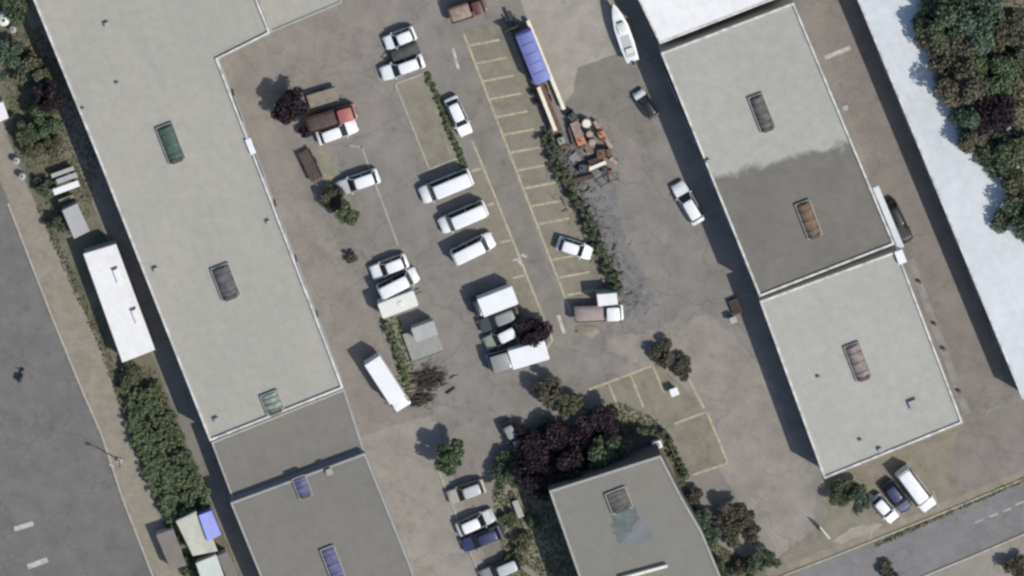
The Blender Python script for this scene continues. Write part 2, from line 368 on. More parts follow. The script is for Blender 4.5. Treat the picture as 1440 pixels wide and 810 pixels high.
# ------------------------------------------------------------------ foliage
def foliage(mb, c, rx, ry, rz, n, leaf, clumps=None, gap=.35):
    cl = []
    for _ in range(clumps or max(7, int(9 + rx * 5))):
        while True:
            d = Vector((random.uniform(-1, 1), random.uniform(-1, 1), random.uniform(-.7, 1)))
            if .25 < d.length < 1: break
        d *= random.uniform(.72, 1.08)
        cl.append((Vector((d.x * rx, d.y * ry, d.z * rz)), random.uniform(.26, .46)))
    for _ in range(n):
        o, cr = random.choice(cl)
        u = Vector((random.gauss(0, 1), random.gauss(0, 1), random.gauss(0, 1)))
        u = u.normalized() * (random.random() ** .5)
        p = Vector(c) + o + Vector((u.x * cr * rx, u.y * cr * ry, u.z * cr * rz))
        if p.z < .06: p.z = .06 + random.random() * .2
        nrm = Vector((random.gauss(0, .6), random.gauss(0, .6), random.uniform(.15, 1))).normalized()
        t = nrm.orthogonal().normalized(); t.rotate(Matrix.Rotation(random.random() * 6.28, 3, nrm)); b = nrm.cross(t)
        s = leaf * random.uniform(.6, 1.25)
        mb.add([p - t * s, p + b * s * .55, p + t * s, p - b * s * .55], [(0, 1, 2, 3)])

def tree(name, x, y, rpx, h, leaf, label, cat='tree', group=None, sq=1.0, dens=1.0, part='crown', grow=1.0):
    r = rpx / PX * 1.0 * grow; p = P(x, y, h - min(h * .38, r))
    t = thing(name, label, cat, (p.x, p.y, 0), random.random() * .5, group)
    crz = min(h * .38, r * 1.0); cz = h - crz
    tr = MB(); tr.cyl((0, 0, 0), (0, 0, max(.3, cz * .9)), .06 + r * .05, .04 + r * .03, 8)
    for i in range(5):
        a = i * 1.257 + random.random(); e = Vector((math.cos(a) * r * .6, math.sin(a) * r * .6, cz + crz * random.uniform(0, .4)))
        tr.cyl((0, 0, max(.2, cz * .6)), e, .03 + r * .02, .015, 6)
    tr.build('trunk', M['bark'], t, True)
    mb = MB(); foliage(mb, (0, 0, cz), r, r * sq, crz, int(dens * (700 + 900 * r * r)), .14 + .028 * r)
    mb.build(part, M[leaf], t)
    return t
def hedge(name, pts, w, h, leaf, label, cat='hedge', group=None, dens=1.0, ls=.16):
    ps = [P(*q) for q in pts]; c = sum(ps, Vector()) / len(ps)
    t = thing(name, label, cat, (c.x, c.y, 0), 0, group)
    mb = MB(); st = MB(); rg = []
    for k, (a, b) in enumerate(zip(ps, ps[1:])):
        d = b - a; L = d.length; u = d / L; nv = Vector((-u.y, u.x, 0)); n = max(2, int(L / .6))
        for i in range(n):
            q = a + u * (i + .5) * L / n - c + nv * random.uniform(-.12, .12) * w
            hh = h * random.uniform(.8, 1.1)
            foliage(mb, (q.x, q.y, hh * .5), w * .52, w * .52, hh * .5, int(dens * 240 * w), ls, 6)
    for k, p in enumerate(ps):
        u = (ps[min(k + 1, len(ps) - 1)] - ps[max(k - 1, 0)]).normalized(); nv = Vector((-u.y, u.x, 0)) * w * .2
        q = p - c; rg.append([q - nv, q + nv, q + nv + Vector((0, 0, h * .5)), q - nv + Vector((0, 0, h * .5))])
    st.loft(rg); st.build('woody_base', M['bark'], t); mb.build('foliage', M[leaf], t)
    return t
def block(name, poly, h, leaf, label, cat, n, ls=.17, group=None):
    ps = [P(*q) for q in poly]; c = sum(ps, Vector()) / len(ps)
    t = thing(name, label, cat, (c.x, c.y, 0), 0, group)
    def inside(x, y):
        r = False
        for i in range(len(ps)):
            a, b = ps[i], ps[i - 1]
            if (a.y > y) != (b.y > y) and x < (b.x - a.x) * (y - a.y) / (b.y - a.y) + a.x: r = not r
        return r
    x0, x1 = min(p.x for p in ps), max(p.x for p in ps); y0, y1 = min(p.y for p in ps), max(p.y for p in ps)
    cs = []
    while len(cs) < n:
        x, y = random.uniform(x0, x1), random.uniform(y0, y1)
        if inside(x, y): cs.append((x - c.x, y - c.y))
    mb = MB()
    for x, y in cs:
        hh = h * random.uniform(.85, 1.1); rr = random.uniform(.45, .8)
        foliage(mb, (x, y, hh * .55), rr, rr, hh * .42, 190, ls * .8, 6)
    mb.build('foliage', M[leaf], t)
    return t

EXEC_PLANTS = True
# left strip
G1 = 'trees and shrubs beside the long warehouse'
tree('shrub', 10, 85, 24, 2.4, 'leaf_te', 'dark green shrub at the picture edge below the two white tanks', 'shrub', G1)
tree('shrub', 47, 100, 24, 2.2, 'leaf_ol', 'olive shrub between the dark green shrub and the long warehouse', 'shrub', G1)
tree('tree', 66, 138, 20, 3.4, 'leaf_pu', 'dark purple tree beside the shadowed warehouse wall', 'tree', G1)
tree('tree', 66, 170, 22, 3.0, 'leaf_g', 'fresh green tree just below the dark purple tree by the warehouse', 'tree', G1)
tree('shrub', 38, 182, 20, 2.2, 'leaf_dk', 'dark green shrub left of the fresh green tree', 'shrub', G1)
tree('shrub', 70, 208, 19, 1.8, 'leaf_ol', 'dry olive shrub right above the stacked white panels', 'shrub', G1)
tree('shrub', 42, 212, 16, 1.6, 'leaf_ol', 'small olive shrub at the edge of the dirt path', 'shrub', G1)
tree('tree', 22, 8, 26, 3.6, 'leaf_dk', 'dark tree in the top left corner of the picture', 'tree', G1)
tree('shrub', 62, 262, 13, 1.4, 'leaf_dk', 'small dark shrub left of the stacked white panels', 'shrub', G1)
tree('shrub', 80, 312, 13, 1.5, 'leaf_dk', 'small dark shrub left of the white box container', 'shrub', G1)
tree('shrub', 183, 528, 20, 1.7, 'leaf_ol', 'loose olive shrub at the lower end of the long white cabin', 'shrub', G1)
block('hedge', [(170, 560), (222, 535), (300, 712), (258, 735), (232, 725), (188, 620)], 1.5, 'leaf_hd', 'broad dark green hedge filling the bed beside the long warehouse', 'hedge', 270)
block('hedge', [(236, 735), (256, 722), (285, 800), (300, 835), (268, 830)], .8, 'leaf_g', 'narrow green hedge between the brown hut and the cream shed', 'hedge', 22)
# yard
hedge('hedge', [(600, 102), (620, 148), (656, 242)], .8, .5, 'leaf_hd', 'thin green hedge beside the parked white estate car', dens=.8)
hedge('hedge', [(765, 188), (790, 245), (820, 300), (868, 404)], 1.5, 1.5, 'leaf_dk', 'long dark hedge between the marked parking bays and the gravel strip')
hedge('hedge', [(543, 452), (556, 488), (574, 535)], 1.0, .9, 'leaf_hd', 'short scruffy hedge beside the white lorry', dens=.6)
tree('tree', 490, 300, 19, 3.2, 'leaf_lt', 'small light green tree below the white car with grey bonnet', 'tree')
tree('tree', 410, 150, 27, 3.4, 'leaf_pu', 'dark purple spreading tree touching the red pickup', 'tree')
tree('shrub', 436, 182, 13, 1.2, 'leaf_pu', 'low purple foliage standing in for shade between red pickup and purple tree', 'shrub')  # added purple clump that darkens the shaded ground by the pickup
tree('shrub', 468, 277, 18, 1.6, 'leaf_br', 'brown foliage standing in for the shadow of the light green tree', 'shrub')  # dark foliage added where the light green tree's shadow falls
tree('shrub', 497, 362, 10, .9, 'leaf_br', 'small dry brown shrub alone on the alley', 'shrub')
tree('tree', 748, 467, 24, 3.0, 'leaf_pu', 'dark purple tree at the ends of the parked vehicles', 'tree')
tree('tree', 633, 640, 23, 3.6, 'leaf_g', 'round green tree standing alone beside the pale south alley', 'tree')
tree('tree', 772, 549, 22, 2.6, 'leaf_br', 'dark brown foliage standing in for the small olive tree shadow', 'tree')  # dark crown added on the olive tree's shadow patch
tree('tree', 800, 570, 16, 2.0, 'leaf_ol', 'small olive tree next to the dark brown shadow foliage', 'tree')
G2 = 'dark shrubs along the square office block'
tree('shrub', 712, 664, 22, 2.2, 'leaf_dk', 'dark green shrub at the far corner of the office block', 'shrub', G2)
tree('shrub', 748, 642, 26, 3.4, 'leaf_pu', 'purple shrub second from the left above the office block', 'shrub', G2, grow=1.3)
tree('shrub', 785, 629, 27, 2.8, 'leaf_pu', 'purple shrub in the middle of the row above the office block', 'shrub', G2, grow=1.3)
tree('shrub', 822, 618, 24, 2.6, 'leaf_pu', 'purple shrub below the dark red tree', 'shrub', G2, grow=1.3)
tree('tree', 850, 592, 19, 3.0, 'leaf_pu', 'dark red tree standing out above the shrub row', 'tree', G2, grow=1.3)
tree('shrub', 852, 636, 22, 4.4, 'leaf_dk', 'dark green shrub against the top edge of the office roof', 'shrub', G2, grow=1.3)
tree('shrub', 757, 672, 21, 4.4, 'leaf_pu', 'low purple shrub touching the office roof corner', 'shrub', G2, grow=1.3)
tree('shrub', 802, 660, 21, 4.6, 'leaf_pu', 'low purple shrub halfway along the office roof edge', 'shrub', G2, grow=1.3)
tree('shrub', 772, 606, 12, 1.4, 'leaf_dk', 'small dark shrub on the upper side of the purple row', 'shrub', G2, grow=1.3)
hedge('hedge', [(862, 606), (900, 602), (936, 606)], .9, 1.3, 'leaf_dk', 'dark clipped hedge above the white rooftop unit')
hedge('hedge', [(938, 612), (950, 640), (966, 672)], 1.0, 1.3, 'leaf_dk', 'green hedge along the right side of the office block')
tree('shrub', 978, 697, 13, 1.3, 'leaf_br', 'rusty brown shrub at the end of the office side hedge', 'shrub')
tree('shrub', 990, 728, 16, 1.5, 'leaf_te', 'bluish green shrub beside the office wall', 'shrub')
tree('shrub', 1002, 752, 15, 1.4, 'leaf_te', 'lower bluish green shrub beside the office wall', 'shrub')
tree('tree', 1034, 727, 24, 2.8, 'leaf_br', 'large dark brown tree right of the office block', 'tree')
tree('shrub', 1060, 748, 15, 1.5, 'leaf_br', 'small brown shrub touching the large dark brown tree', 'shrub')
tree('shrub', 1028, 757, 14, 1.2, 'leaf_ol', 'yellowish shrub under the large dark brown tree', 'shrub')
tree('tree', 1073, 787, 20, 2.4, 'leaf_dk', 'dark tree near the bottom edge beside the road', 'tree')
tree('shrub', 1010, 803, 17, 1.6, 'leaf_dk', 'dark shrub at the bottom edge right of the office block', 'shrub')
tree('shrub', 1046, 803, 14, 1.5, 'leaf_br', 'brown shrub at the bottom edge between two dark plants', 'shrub')
tree('shrub', 932, 498, 19, 1.5, 'leaf_br', 'larger dark brown shrub in the open yard', 'shrub')
tree('shrub', 959, 515, 16, 1.3, 'leaf_br', 'smaller dark brown shrub beside the larger one in the open yard', 'shrub')
tree('tree', 1210, 702, 20, 2.6, 'leaf_te', 'bushy green tree beside the small white car at the roadside', 'tree')
tree('shrub', 1185, 690, 20, 2.0, 'leaf_dk', 'dark foliage at the roof corner standing in for the bushy tree shadow', 'shrub')  # added dark plant shape in place of the bushy tree's shadow
tree('shrub', 1430, 797, 20, 1.8, 'leaf_br', 'dark brown shrub across the road in the lower right corner', 'shrub')
tree('shrub', 1250, 803, 13, 1.0, 'leaf_br', 'low brown shrub in the road verge at the bottom edge', 'shrub')
tree('shrub', 715, 730, 13, 1.1, 'leaf_dk', 'dark shrub left of the white slab in the green bed', 'shrub')
tree('shrub', 735, 762, 14, 1.2, 'leaf_ol', 'olive shrub below the white slab in the green bed', 'shrub')
tree('shrub', 722, 790, 14, 1.2, 'leaf_ol', 'olive shrub nearest the bottom edge in the green bed', 'shrub')
tree('shrub', 752, 735, 10, .9, 'leaf_dk', 'small dark shrub at the shadowed office wall', 'shrub')
# right-hand wood
G3 = 'trees overhanging the long white roof'
for a in [('tree', 1325, 28, 36, 7.6, 'leaf_dk', 'dark evergreen tree overhanging the white roof at the top edge'),
          ('tree', 1365, 22, 36, 7.5, 'leaf_te', 'large blue green tree at the top edge beyond the white roof'),
          ('tree', 1335, 62, 32, 7.4, 'leaf_br', 'brown tree overhanging the upper part of the white roof'),
          ('tree', 1352, 108, 33, 7.2, 'leaf_br', 'dull brown tree between the purple tree and the white roof'),
          ('tree', 1385, 100, 30, 6.5, 'leaf_g', 'green tree directly above the purple tree'),
          ('tree', 1390, 155, 31, 6.8, 'leaf_pu', 'round dark purple tree among the green trees'),
          ('tree', 1362, 160, 22, 6.9, 'leaf_te', 'bluish green tree left of the purple tree'),
          ('tree', 1368, 188, 22, 6.6, 'leaf_br', 'small brown tree just below the purple tree'),
          ('tree', 1412, 205, 32, 6.0, 'leaf_dk', 'dark green tree below and right of the purple tree'),
          ('tree', 1428, 120, 26, 4.0, 'leaf_ol', 'olive tree at the right edge level with the purple tree'),
          ('tree', 1410, 60, 26, 4.6, 'leaf_ol', 'olive tree right of the blue green tree'),
          ('tree', 1426, 28, 24, 6.5, 'leaf_br', 'dark reddish tree in the top right corner'),
          ('tree', 1438, 68, 20, 5.0, 'leaf_dk', 'dark green tree at the right edge below the reddish tree'),
          ('tree', 1432, 250, 27, 6.4, 'leaf_ol', 'olive tree at the right edge above the lowest dark tree'),
          ('tree', 1440, 305, 30, 7.4, 'leaf_dk', 'lowest dark tree overhanging the white roof at the right edge')]:
    tree(*a, group=G3, dens=.9, grow=1.22)

# ------------------------------------------------------------------ buildings
def offset_poly(ps, d):
    n = len(ps); out = []
    a = sum(ps[i].x * ps[(i + 1) % n].y - ps[(i + 1) % n].x * ps[i].y for i in range(n))
    sg = 1 if a > 0 else -1
    for i in range(n):
        p0, p1, p2 = ps[i - 1], ps[i], ps[(i + 1) % n]
        e1 = (p1 - p0).normalized(); e2 = (p2 - p1).normalized()
        n1 = Vector((-e1.y, e1.x, 0)) * sg; n2 = Vector((-e2.y, e2.x, 0)) * sg
        b = (n1 + n2); k = d / max(.3, (1 + n1.dot(n2)))
        out.append(p1 + b * k)
    return out
def building(name, pts, h, roof, wall, cop, label, cat='building', par=.24, pw=.24, doors=(), windows=(), group=None):
    ps = [P(x, y, h) for x, y in pts]
    for p in ps: p.z = 0
    a = sum(ps[i].x * ps[(i + 1) % len(ps)].y - ps[(i + 1) % len(ps)].x * ps[i].y for i in range(len(ps)))
    if a < 0: ps.reverse()
    c = sum(ps, Vector()) / len(ps)
    t = thing(name, label, cat, (c.x, c.y, 0), 0, group)
    loc = [p - c for p in ps]
    inn = offset_poly(loc, .03)
    mb = MB(); mb.prism(inn, 0, h - .02, top=False); mb.build('wall', M[wall], t)
    mb = MB(); mb.add([(p.x, p.y, h) for p in offset_poly(loc, .02)], [tuple(range(len(loc)))]); rf = mb.build('roof', M[roof], t)
    ii = offset_poly(loc, pw); n = len(loc); mb = MB()
    vs = []
    for q, z in ((loc, h - .25), (loc, h + par), (ii, h + par), (ii, h - .1)):
        vs += [(p.x, p.y, z) for p in q]
    fs = []
    for r_ in range(3):
        for i in range(n):
            j = (i + 1) % n; fs.append((r_ * n + i, r_ * n + j, (r_ + 1) * n + j, (r_ + 1) * n + i))
    mb.add(vs, fs); mb.build('parapet', M[cop], rf)
    for (kind, pa, pb, cnt, w, z0, z1) in doors:
        A = P(*pa, h) - c; B = P(*pb, h) - c; A.z = B.z = 0; d = B - A; L = d.length; u = d / L; ang = math.atan2(d.y, d.x)
        nv = Vector((-u.y, u.x, 0))
        if (A + B).dot(nv) < 0: nv = -nv
        for i in range(cnt):
            q = A + u * L * (i + .5) / cnt
            mb = MB(); mb.box((q.x + nv.x * .02, q.y + nv.y * .02, (z0 + z1) / 2), (w, .10, z1 - z0), ang)
            o = mb.build(kind, M['door'] if 'door' in kind else M['coping'], t)
            mb = MB(); mb.box((q.x + nv.x * .06, q.y + nv.y * .06, (z0 + z1) / 2), (w - .16, .05, z1 - z0 - .16), ang)
            mb.build('panel' if 'door' in kind else 'pane', M['wall_g'] if 'door' in kind else M['glass'], o)
    return t, c, h
def local(b, x, y, z):
    t, c, h = b; p = P(x, y, z); return p - Vector((c.x, c.y, 0))
AX = math.atan2(-.933, .36)     # long axis of the sheds, pointing down the picture
def skylight(b, x, y, lpx, wpx, m, rz=AX, hh=.55):
    t, c, h = b; q = local(b, x, y, h); L, W = lpx / PX, wpx / PX
    ca, sa = math.cos(rz), math.sin(rz)
    tr = lambda u, v, z: (q.x + u * ca - v * sa, q.y + u * sa + v * ca, z)
    mb = MB()
    for (u, v, a_, b_) in ((0, W / 2, L, .1), (0, -W / 2, L, .1), (L / 2, 0, .1, W - .1), (-L / 2, 0, .1, W - .1)):
        k = tr(u, v, h + .16); mb.box(k, (a_, b_, .32), rz)
    s = mb.build('skylight', M['coping_g'], t)
    mb = MB(); rings = []
    N_ = 18
    for i in range(N_ + 1):
        u = -L / 2 + .05 + (L - .1) * i / N_; e = 1.0 if i % 3 else 1.05
        ring = []
        for j in range(9):
            a = math.pi * j / 8; ring.append(tr(u, -math.cos(a) * (W / 2 - .05), h + .2 + (math.sin(a) * hh * (e if 0 < i < N_ else .35))))
        rings.append(ring)
    mb.loft(rings); mb.build('dome', M[m], s, True)
    for u in (-.27, 0., .27):
        rr = []
        for j in range(9):
            a = math.pi * j / 8; q0 = [(r_, k_) for r_ in (W / 2 - .07, W / 2 - .015) for k_ in (-.05, .05)]
            rr.append([tr(u * L + k_, -math.cos(a) * r_, h + .2 + math.sin(a) * (hh + (r_ - W / 2 + .06))) for r_, k_ in (q0[0], q0[1], q0[3], q0[2])])
        mb = MB(); mb.loft(rr); mb.build('glazing_bar', M['frame_d'], s)
    mb = MB(); mb.box(tr(L / 2 - .2, 0, h + .2 + hh * .5), (.5, W * .7, hh * 1.12), rz, bev=.08); mb.build('end_panel', M['frame_d'], s)
def vent(b, x, y, s=.5, m='frame_d', hh=.5):
    t, c, h = b; q = local(b, x, y, h)
    mb = MB(); mb.box((q.x, q.y, h + hh / 2), (s, s, hh), AX, bev=.04); o = mb.build('vent', M[m], t)
    mb = MB(); mb.box((q.x, q.y, h + hh + .035), (s * 1.25, s * 1.25, .07), AX, bev=.02); mb.build('cap', M['coping_g'], o)

b1 = building('warehouse', [(2, -110), (138, 222), (295, 620), (483, 545), (306, 83), (380, 46), (318, -110)], 4.5, 'roof_pale', 'wall', 'coping',
    'long warehouse with pale grey roof, green skylight and white parapet', 'warehouse',
    doors=(('roller_door', (322, 120), (470, 510), 5, 3.6, .05, 3.1),))
skylight(b1, 240, 201, 54, 24, 'sky_green'); skylight(b1, 317, 396, 48, 26, 'sky_dusk'); skylight(b1, 383, 566, 30, 25, 'sky_pale', hh=.35)
for x, y, s in ((305, 590, .5), (220, 379, .5), (378, 312, .4), (151, 34, .5), (166, 117, .3), (118, 153, .25)): vent(b1, x, y, s, 'sky_grey' if s > .45 else 'coping_g', .35)
q = local(b1, 352, 205, 4.5); mb = MB(); mb.box((q.x, q.y, 4.65), (1.9, .7, .35), AX, bev=.05); mb.build('roof_duct', M['white'], b1[0])
b1b = building('annex_building', [(381, 46), (481, 4), (470, -110), (322, -110)], 2.6, 'roof_pale', 'wall', 'coping_g',
    'low annex with plain pale roof tucked into the warehouse corner', par=.12)
b2 = building('workshop_building', [(297, 622), (484, 547), (512, 633), (327, 702)], 3.0, 'roof_mid', 'wall_g', 'coping_g',
    'low workshop with plain dark grey roof joined to the long warehouse', par=.06, pw=.2)
b2b = building('workshop_building', [(324, 707), (513, 637), (575, 790), (606, 880), (396, 880), (366, 810)], 4.0, 'roof_mid', 'wall_g', 'coping_g',
    'grey roofed workshop with two blue skylights at the bottom edge', par=.1, pw=.2)
skylight(b2b, 425, 684, 30, 19, 'sky_blue', hh=.3); skylight(b2b, 468, 792, 48, 20, 'sky_blue', hh=.3); vent(b2b, 463, 662, .6)
b3 = building('white_building', [(893, -10), (928, 62), (1118, -12), (1092, -90), (850, -90)], 5.4, 'roof_white', 'wall', 'coping',
    'building with bright white roof cut off by the top edge', par=.05)
b4 = building('factory_building', [(929, 74), (1116, 3), (1258, 343), (1068, 417)], 5.4, 'roof_pale', 'wall', 'coping',
    'factory with pale roof turning dark grey towards its lower half', 'factory', par=.22,
    doors=(('roller_door', (935, 100), (1060, 400), 5, 3.4,   .05, 3.6), ('window', (1125, 40), (1215, 250), 6, 1.8, 1.2, 2.6)))
t, c, h = b4
A = local(b4, 1001, 250, h); B = local(b4, 1199, 197, h); d = (B - A).normalized(); nv = Vector((d.y, -d.x, 0))
def two_tone_roof(name, A, nv):
    m, nt, b = _nodes(name); co = _coord(nt)
    dp = nt.nodes.new('ShaderNodeVectorMath'); dp.operation = 'DOT_PRODUCT'; dp.inputs[1].default_value = nv
    nt.links.new(co, dp.inputs[0])
    nz = _noise(nt, co, .28, 7, .65, .5)
    k = nt.nodes.new('ShaderNodeMath'); k.operation = 'MULTIPLY_ADD'; k.inputs[1].default_value = 4.5; k.inputs[2].default_value = -2.25 - nv.dot(A)
    nt.links.new(nz, k.inputs[0])
    ad = nt.nodes.new('ShaderNodeMath'); ad.operation = 'ADD'; nt.links.new(dp.outputs['Value'], ad.inputs[0]); nt.links.new(k.outputs[0], ad.inputs[1])
    mr = nt.nodes.new('ShaderNodeMapRange'); mr.inputs['From Min'].default_value = -.35; mr.inputs['From Max'].default_value = .45
    nt.links.new(ad.outputs[0], mr.inputs['Value'])
    g = _ramp(nt, _noise(nt, co, .9, 6, .7), .25, .75, (.88, .88, .88, 1), (1.1, 1.1, 1.08, 1))
    l = _ramp(nt, _noise(nt, co, .12, 5, .6, .8), .33, .67, (.34, .332, .29, 1), (.315, .31, .275, 1))
    dk = _ramp(nt, _noise(nt, co, .2, 5, .65, .8), .3, .7, (.135, .125, .108, 1), (.17, .157, .135, 1))
    nt.links.new(_mix(nt, 1.0, _mix(nt, mr.outputs[0], l, dk), g, 'MULTIPLY'), b.inputs['Base Color'])
    b.inputs['Roughness'].default_value = .88; b.inputs['Specular IOR Level'].default_value = .3
    return m
rfo = next(o for o in t.children if o.name.startswith('roof'))
rfo.data.materials[0] = two_tone_roof('two_tone_roofing', A, nv)
skylight(b4, 1071, 158, 52, 21, 'sky_grey'); skylight(b4, 1137, 308, 52, 21, 'sky_brown')
for x, y, s in ((996, 226, .4), (1188, 150, .5)): vent(b4, x, y, s)
A = local(b4, 1226, 262, 3.6); B = local(b4, 1262, 348, 3.6); mid = (A + B) / 2; d = B - A
mb = MB(); mb.box((mid.x + .35, mid.y + .13, 4.3), (d.length, .75, .16), math.atan2(d.y, d.x), bev=.03); mb.build('awning', M['roof_blue'], t)
b5 = building('gym_building', [(1068, 423), (1262, 352), (1354, 594), (1159, 673)], 4.3, 'roof_pale2', 'wall', 'coping',
    'building with plain pale roof and pinkish skylight beside the road', par=.2,
    doors=(('window', (1175, 668), (1345, 598), 5, 2.2, 1.0, 2.6), ('roller_door', (1085, 450), (1150, 640), 3, 3.2, .05, 3.2)))
skylight(b5, 1206, 508, 52, 22, 'sky_pink')
for x, y, s in ((1152, 530, .3), (1285, 568, .9), (1211, 619, .3), (1238, 632, .4)): vent(b5, x, y, s, 'coping_g' if s < .5 else 'frame_d', .35)
A = local(b5, 1272, 368, 4); B = local(b5, 1352, 588, 4); d = B - A; mid = (A + B) / 2
mb = MB(); mb.box((mid.x + .75, mid.y + .28, 3.4), (d.length, .8, .14), math.atan2(d.y, d.x)); ge = mb.build('eave_ledge', M['conc_d'], b5[0])
mb = MB(); k = local(b5, 1263, 362, 5); mb.box((k.x + .3, k.y, 4.6), (1.6, 1.0, .5), AX, bev=.05); mb.build('roof_unit', M['white'], b5[0])
for f in (.15, .42, .58, .85):
    k = A.lerp(B, f); mb = MB(); mb.cyl((k.x + .8, k.y + .3, 3.47), (k.x + .8, k.y + .3, 3.9), .2, .2, 10); mb.build('vent_pipe', M['frame_d'], b5[0])
b6 = building('hall', [(1160, -110), (1206, 0), (1438, 562), (1560, 512), (1300, -110)], 3.7, 'roof_blue', 'wall_g', 'coping',
    'long hall with bright white metal roof along the right side', 'hall', par=.03,
    doors=(('roller_door', (1230, 60), (1420, 520), 6, 3.4, .05, 3.0),))
b7 = building('office_block', [(772, 690), (929, 640), (958, 697), (987, 747), (1014, 812), (1040, 880), (838, 880)], 6.0, 'roof_seven', 'wall_d', 'coping_g',
    'square office block with grey roof, roof hatch and teal patch', 'office', par=.12, pw=.25,
    doors=(('window', (785, 690), (920, 646), 5, 1.6, 1.0, 2.4), ('window', (785, 690), (920, 646), 5, 1.6, 3.4, 4.8)))
skylight(b7, 870, 703, 30, 30, 'sky_grey', hh=.25)
t, c, h = b7
def roof_sheet(b, pts, m, dz):
    t, c, h = b; ps = [local(b, x, y, h) for x, y in pts]
    a = sum(ps[i].x * ps[(i + 1) % len(ps)].y - ps[(i + 1) % len(ps)].x * ps[i].y for i in range(len(ps)))
    if a < 0: ps.reverse()
    mb = MB(); mb.add([(p.x, p.y, h + dz) for p in ps], [tuple(range(len(ps)))]); return mb.build('roof_patch', M[m], t)
M['patch_teal'] = mat('teal_felt', (.10, .122, .115), .85, .3, .8)
M['patch_blue'] = mat('blue_grey_felt', (.155, .158, .165), .85, .1, .8)
roof_sheet(b7, wobble([(858, 726), (894, 712), (900, 728), (884, 752), (872, 766), (862, 750)], 3, 4), 'patch_teal', .006)
roof_sheet(b7, wobble([(884, 752), (898, 730), (918, 742), (920, 758), (876, 772)], 3, 4), 'patch_blue', .010)
A = local(b7, 872, 812, 6.0); B = local(b7, 938, 794, 6.0); mid = (A + B) / 2; d = B - A
mb = MB(); mb.box((mid.x, mid.y, h + .3), (d.length, .3, .6), math.atan2(d.y, d.x)); mb.build('roof_kerb', M['steelw'], t)
q = local(b7, 923, 622, 5.4)

# left-hand small buildings
def hut(name, pts, h, roof, label, cat, over=.12, wall='wall', slabs=(), group=None, door=True):
    ps = [P(x, y, h) for x, y in pts]
    for p in ps: p.z = 0
    a = sum(ps[i].x * ps[(i + 1) % len(ps)].y - ps[(i + 1) % len(ps)].x * ps[i].y for i in range(len(ps)))
    if a < 0: ps.reverse()
    c = sum(ps, Vector()) / len(ps); t = thing(name, label, cat, (c.x, c.y, 0), 0, group); loc = [p - c for p in ps]
    mb = MB(); mb.prism(offset_poly(loc, over), 0, h - .15, top=False); mb.build('wall', M[wall], t)
    mb = MB(); inn = offset_poly(loc, .06); n = len(loc)
    mb.loft([[(p.x, p.y, h - .16) for p in loc], [(p.x, p.y, h - .04) for p in loc], [(p.x, p.y, h) for p in inn]]); mb.build('roof', M[roof], t)
    if door:
        A, B = loc[0], loc[1]; d = B - A; mid = (A + B) / 2; u = d.normalized(); nv = Vector((u.y, -u.x, 0))
        mb = MB(); k = mid - nv * (over - .03); mb.box((k.x, k.y, min(1.0, h * .4)), (.9, .08, min(1.98, h * .78)), math.atan2(d.y, d.x)); mb.build('door', M['door'], t)
    return t, c, h
cab = hut('portable_cabin', [(117, 357), (163, 343), (218, 492), (172, 510)], 2.6, 'roof_white', 'long white portable cabin with two roof hatches beside the warehouse', 'cabin', .08, 'wall_g')
for x, y in ((165, 388), (191, 445)):
    q = local(cab, x, y, 2.6); mb = MB(); mb.box((q.x, q.y, 2.72), (1.7, .55, .24), AX, bev=.03); ha = mb.build('roof_hatch', M['white'], cab[0])
    e = Vector((math.cos(AX), math.sin(AX), 0)); k = q - e * 1.0
    mb = MB(); mb.box((k.x, k.y, 2.68), (.12, .75, .16), AX); mb.build('shade_bar', M['frame_d'], ha)  # dark bar drawn as the short arm of the hatch's L-shaped shadow
M['shedroof'] = mat('cream_sheet_roof', (.42, .42, .34), .7, .14, .8, dirt=.25)
M['shedroof2'] = mat('pale_green_sheet_roof', (.46, .50, .44), .6, .1, .8)
M['brownroof'] = mat('brown_felt', (.175, .155, .135), .9, .1, .8)
hut('shed', [(247, 733), (276, 719), (282, 735), (300, 760), (306, 775), (271, 782)], 2.1, 'shedroof', 'cream roofed shed beside the pale blue container', 'shed', .1)
hut('shed', [(275, 792), (304, 780), (322, 830), (292, 842)], 2.2, 'shedroof2', 'pale green roofed shed cut off by the bottom edge', 'shed', .1)
hut('shed', [(305, 782), (318, 776), (335, 812), (324, 826)], 1.9, 'brownroof', 'narrow brown roofed shed squeezed against the workshop', 'shed', .08)
hut('container', [(279, 725), (297, 718), (311, 752), (292, 762)], 2.5, 'tarp2', 'pale blue container standing beside the cream shed', 'container', .05, 'tarp')
hut('hut', [(219, 752), (243, 744), (262, 795), (240, 802)], 1.7, 'brownroof', 'flat brown roofed hut beside the dirt path', 'hut', .06)
hut('container', [(87, 296), (108, 286), (126, 325), (104, 336)], 2.0, 'concp', 'small dull white container above the long white cabin', 'container', .05, 'wall_g')
hut('shed', [(-14, 148), (4, 143), (12, 166), (-6, 174)], 2.0, 'roof_white', 'white roofed shed half cut off by the left edge', 'shed', .06)
